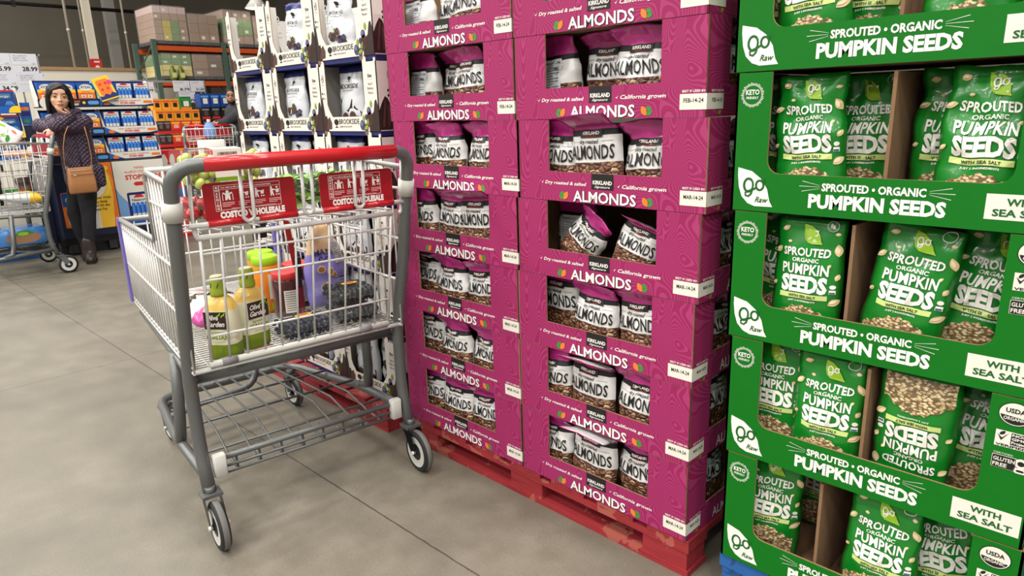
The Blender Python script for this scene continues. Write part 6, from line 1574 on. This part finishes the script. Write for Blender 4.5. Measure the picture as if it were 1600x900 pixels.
pillow('salad_bag', 'white and green printed bag leaning out of the woman\'s cart seat', .15, .26, .05, [(1, white_film)], 7.7, (-4.98, -.17, 1.10), (radians(-20), radians(-52), R90), lambda mb, mp: (mb.flat(ellipse(0, .15, .055, .06), lime, mp=mp(.003)), mb.flat(ellipse(0, .15, .035, .04), label_white, mp=mp(.004)), mb.flat(leafshape(-.03, .07, .06, .03, .4), leafgreen, mp=mp(.003)), mb.flat(leafshape(.04, .06, .05, .02, 1.4), orange2, mp=mp(.003))))
r = random.Random(3); root = empty('egg_pack', (-4.98, -.29, .955), R90, label='clear pack of pinkish eggs in the woman\'s cart seat', cat='food pack')
m = MB()
for i in range(4):
    for j in range(2): m.ball((.03 + i * .052, .03 + j * .055, .04), .024, M('pale_brown_egg', (214, 164, 140), .5), 10, 8, (1, 1, 1.25))
m.build('eggs', root)
m = MB(); m.rbox((0, 0, 0), (.215, .115, .082), .014, clear_pl); m.build('clear_pack', root)
wp = empty('water_pack', (-4.80, -.54, .258), R90, label='blue shrink-wrapped drink pack on the woman\'s lower cart shelf', cat='drink pack')
wb = M('blue_shrink_wrap', (70, 130, 200), .25, coat=.5, vary=.4, vscale=22, bump=.4, bscale=26); brownp = M('brown_window_card', (150, 110, 78), .6)
m = MB(); m.rbox((0, 0, 0), (.40, .26, .145), .03, wb); m.build('wrap', wp)
m = MB(); m.flat(ellipse(.23, .065, .125, .046, n=22), brownp, O=(0, -.0012, 0)); m.flat([(.16, .09), (.20, .118), (.26, .125), (.31, .10), (.24, .08)], leafgreen, O=(0, -.002, 0)); m.flat(ellipse(.23, .10, .04, .016), lime, O=(0, -.0026, 0)); m.build('wrap_print', wp)

# -- the man behind the white cartons, with his cart
mx, my = -8.13, 3.075
H2 = Head((mx, my, 1.525), (.80, -.60, 0), k=1.05)
mb = MB(); H2.volumes(mb); limb(mb, [H2.p(0, -.02, -.06), (mx - .03, my + .04, 1.38), (mx - .04, my + .05, 1.28)], [.052, .055, .08])
limb(mb, [(mx - .04, my + .05, 1.28), (mx - .04, my + .05, 1.0), (mx - .04, my + .05, .88)], [.13, .12, .12])
ARMS = [[(mx + .13, my + .02, 1.28), (mx + .10, my - .16, 1.18), (mx - .02, my - .22, 1.165)], [(mx - .16, my + .10, 1.28), (mx - .20, my - .06, 1.16), (mx - .23, my - .20, 1.165)]]
for q, A in enumerate(ARMS): limb(mb, [(mx - .04, my + .05, 1.28)] + A, [.09, .06, .045, .03]); hand(mb, A[-1], (-.25, -1, -.1), (0, 0, -1), 1 - 2 * q, .5, L=.13)
LEGX = [(mx + .06, my + .05), (mx - .14, my + .07)]
for hx, hy in LEGX: limb(mb, [(hx, hy, .86), (hx, hy, .47), (hx, hy, .09)], [.095, .065, .045]); limb(mb, [(hx, hy, .07), (hx, hy - .11, .045)], [.045, .035])
man = fuse(mb, 'person', M('man_skin', (176, 128, 102), .5), .009, 4, label='bearded man with glasses in a dark jacket behind the white cartons', cat='person')
H2.features(man, M('man_lips', (140, 90, 80), .5), hair_m)
mb = MB(); T2 = H2.T
for c, sc in (((0, -.018, .056), (.080, .088, .064)), ((0, -.055, .0), (.074, .045, .07))): mb.ball((0, 0, 0), 1, hair_m, 16, 12, T=T2 @ Matrix.Translation(c) @ Matrix.Diagonal((*sc, 1)))
fuse(mb, 'hair', hair_m, .008, 3, man)
mb = MB()
for c, sc in (((0, .052, -.075), (.040, .030, .030)), ((.045, .025, -.055), (.018, .03, .035)), ((-.045, .025, -.055), (.018, .03, .035))): mb.ball((0, 0, 0), 1, hair_m, 16, 12, T=T2 @ Matrix.Translation(c) @ Matrix.Diagonal((*sc, 1)))
fuse(mb, 'beard', hair_m, .007, 3, man)
mb = MB()
for q in (-1, 1): mb.tube([(q * .032 + .019 * cos(a), .084 - .0, .008 + .014 * sin(a)) for a in [2 * pi * i / 14 for i in range(14)]], .002, black_pl, 6, closed=True, T=T2); mb.tube([(q * .05, .082, .012), (q * .074, .0, .010)], .002, black_pl, 6, T=T2)
mb.tube([(-.013, .086, .012), (.013, .086, .012)], .002, black_pl, 6, T=T2); mb.build('glasses', man)
mb = MB(); limb(mb, [(mx - .04, my + .05, 1.28), (mx - .04, my + .05, 1.05), (mx - .04, my + .05, .80)], [.165, .16, .16])
for A in ARMS: limb(mb, [(mx - .04, my + .05, 1.28)] + A[:2] + [tuple(Vector(A[1]).lerp(Vector(A[2]), .8))], [.12, .09, .066, .045])
fuse(mb, 'jacket', carpet_like('dark_grey_jacket', (44, 44, 48), (58, 58, 62), 30), .011, 4, man)
mb = MB()
for hx, hy in LEGX: limb(mb, [(hx, hy, .84), (hx, hy, .47), (hx, hy, .10)], [.115, .08, .06])
fuse(mb, 'trousers', carpet_like('dark_blue_trousers', (34, 38, 52), (44, 50, 66), 30), .011, 4, man)
mb = MB()
for hx, hy in LEGX: limb(mb, [(hx, hy + .02, .05), (hx, hy - .13, .045)], [.049, .042])
fuse(mb, 'shoes', black_pl, .009, 3, man)
c3 = dup(cart, (-7.95, 2.62, 0), radians(-112.5), 'silver shopping cart pushed by the bearded man, far behind')
jug = empty('detergent_jug', (-7.77, 2.545, .975), R90 - .39, label='blue jug with white cap in the bearded man\'s cart', cat='jug')
m = MB(); m.loft([[(x, y, z) for x, y in rrect(-.075 * s, -.05 * s, .075 * s, .05 * s, .03 * s, 3)] for s, z in ((.95, 0), (1, .02), (1, .13), (.7, .18), (.3, .20))], M('light_blue_plastic', (116, 150, 206), .4), True, True, True); m.build('jug_body', jug)
m = MB(); m.lathe([(.022, .20), (.024, .205), (.024, .235), (.02, .24)], label_white, 14); m.build('cap', jug)
m = MB(); m.rbox((-.17, -.2, 0), (.17, .2, .40), .02, M('white_grocery_box', (214, 212, 206), .5)); m.rect(-.1, .1, .1, .3, red_ink, O=(0, -.2012, 0)); m.build('grocery_box', loc=(-7.42, 2.40, .549), rot=R90 - .39, label='white grocery box under the blue jug in the far cart', cat='box')
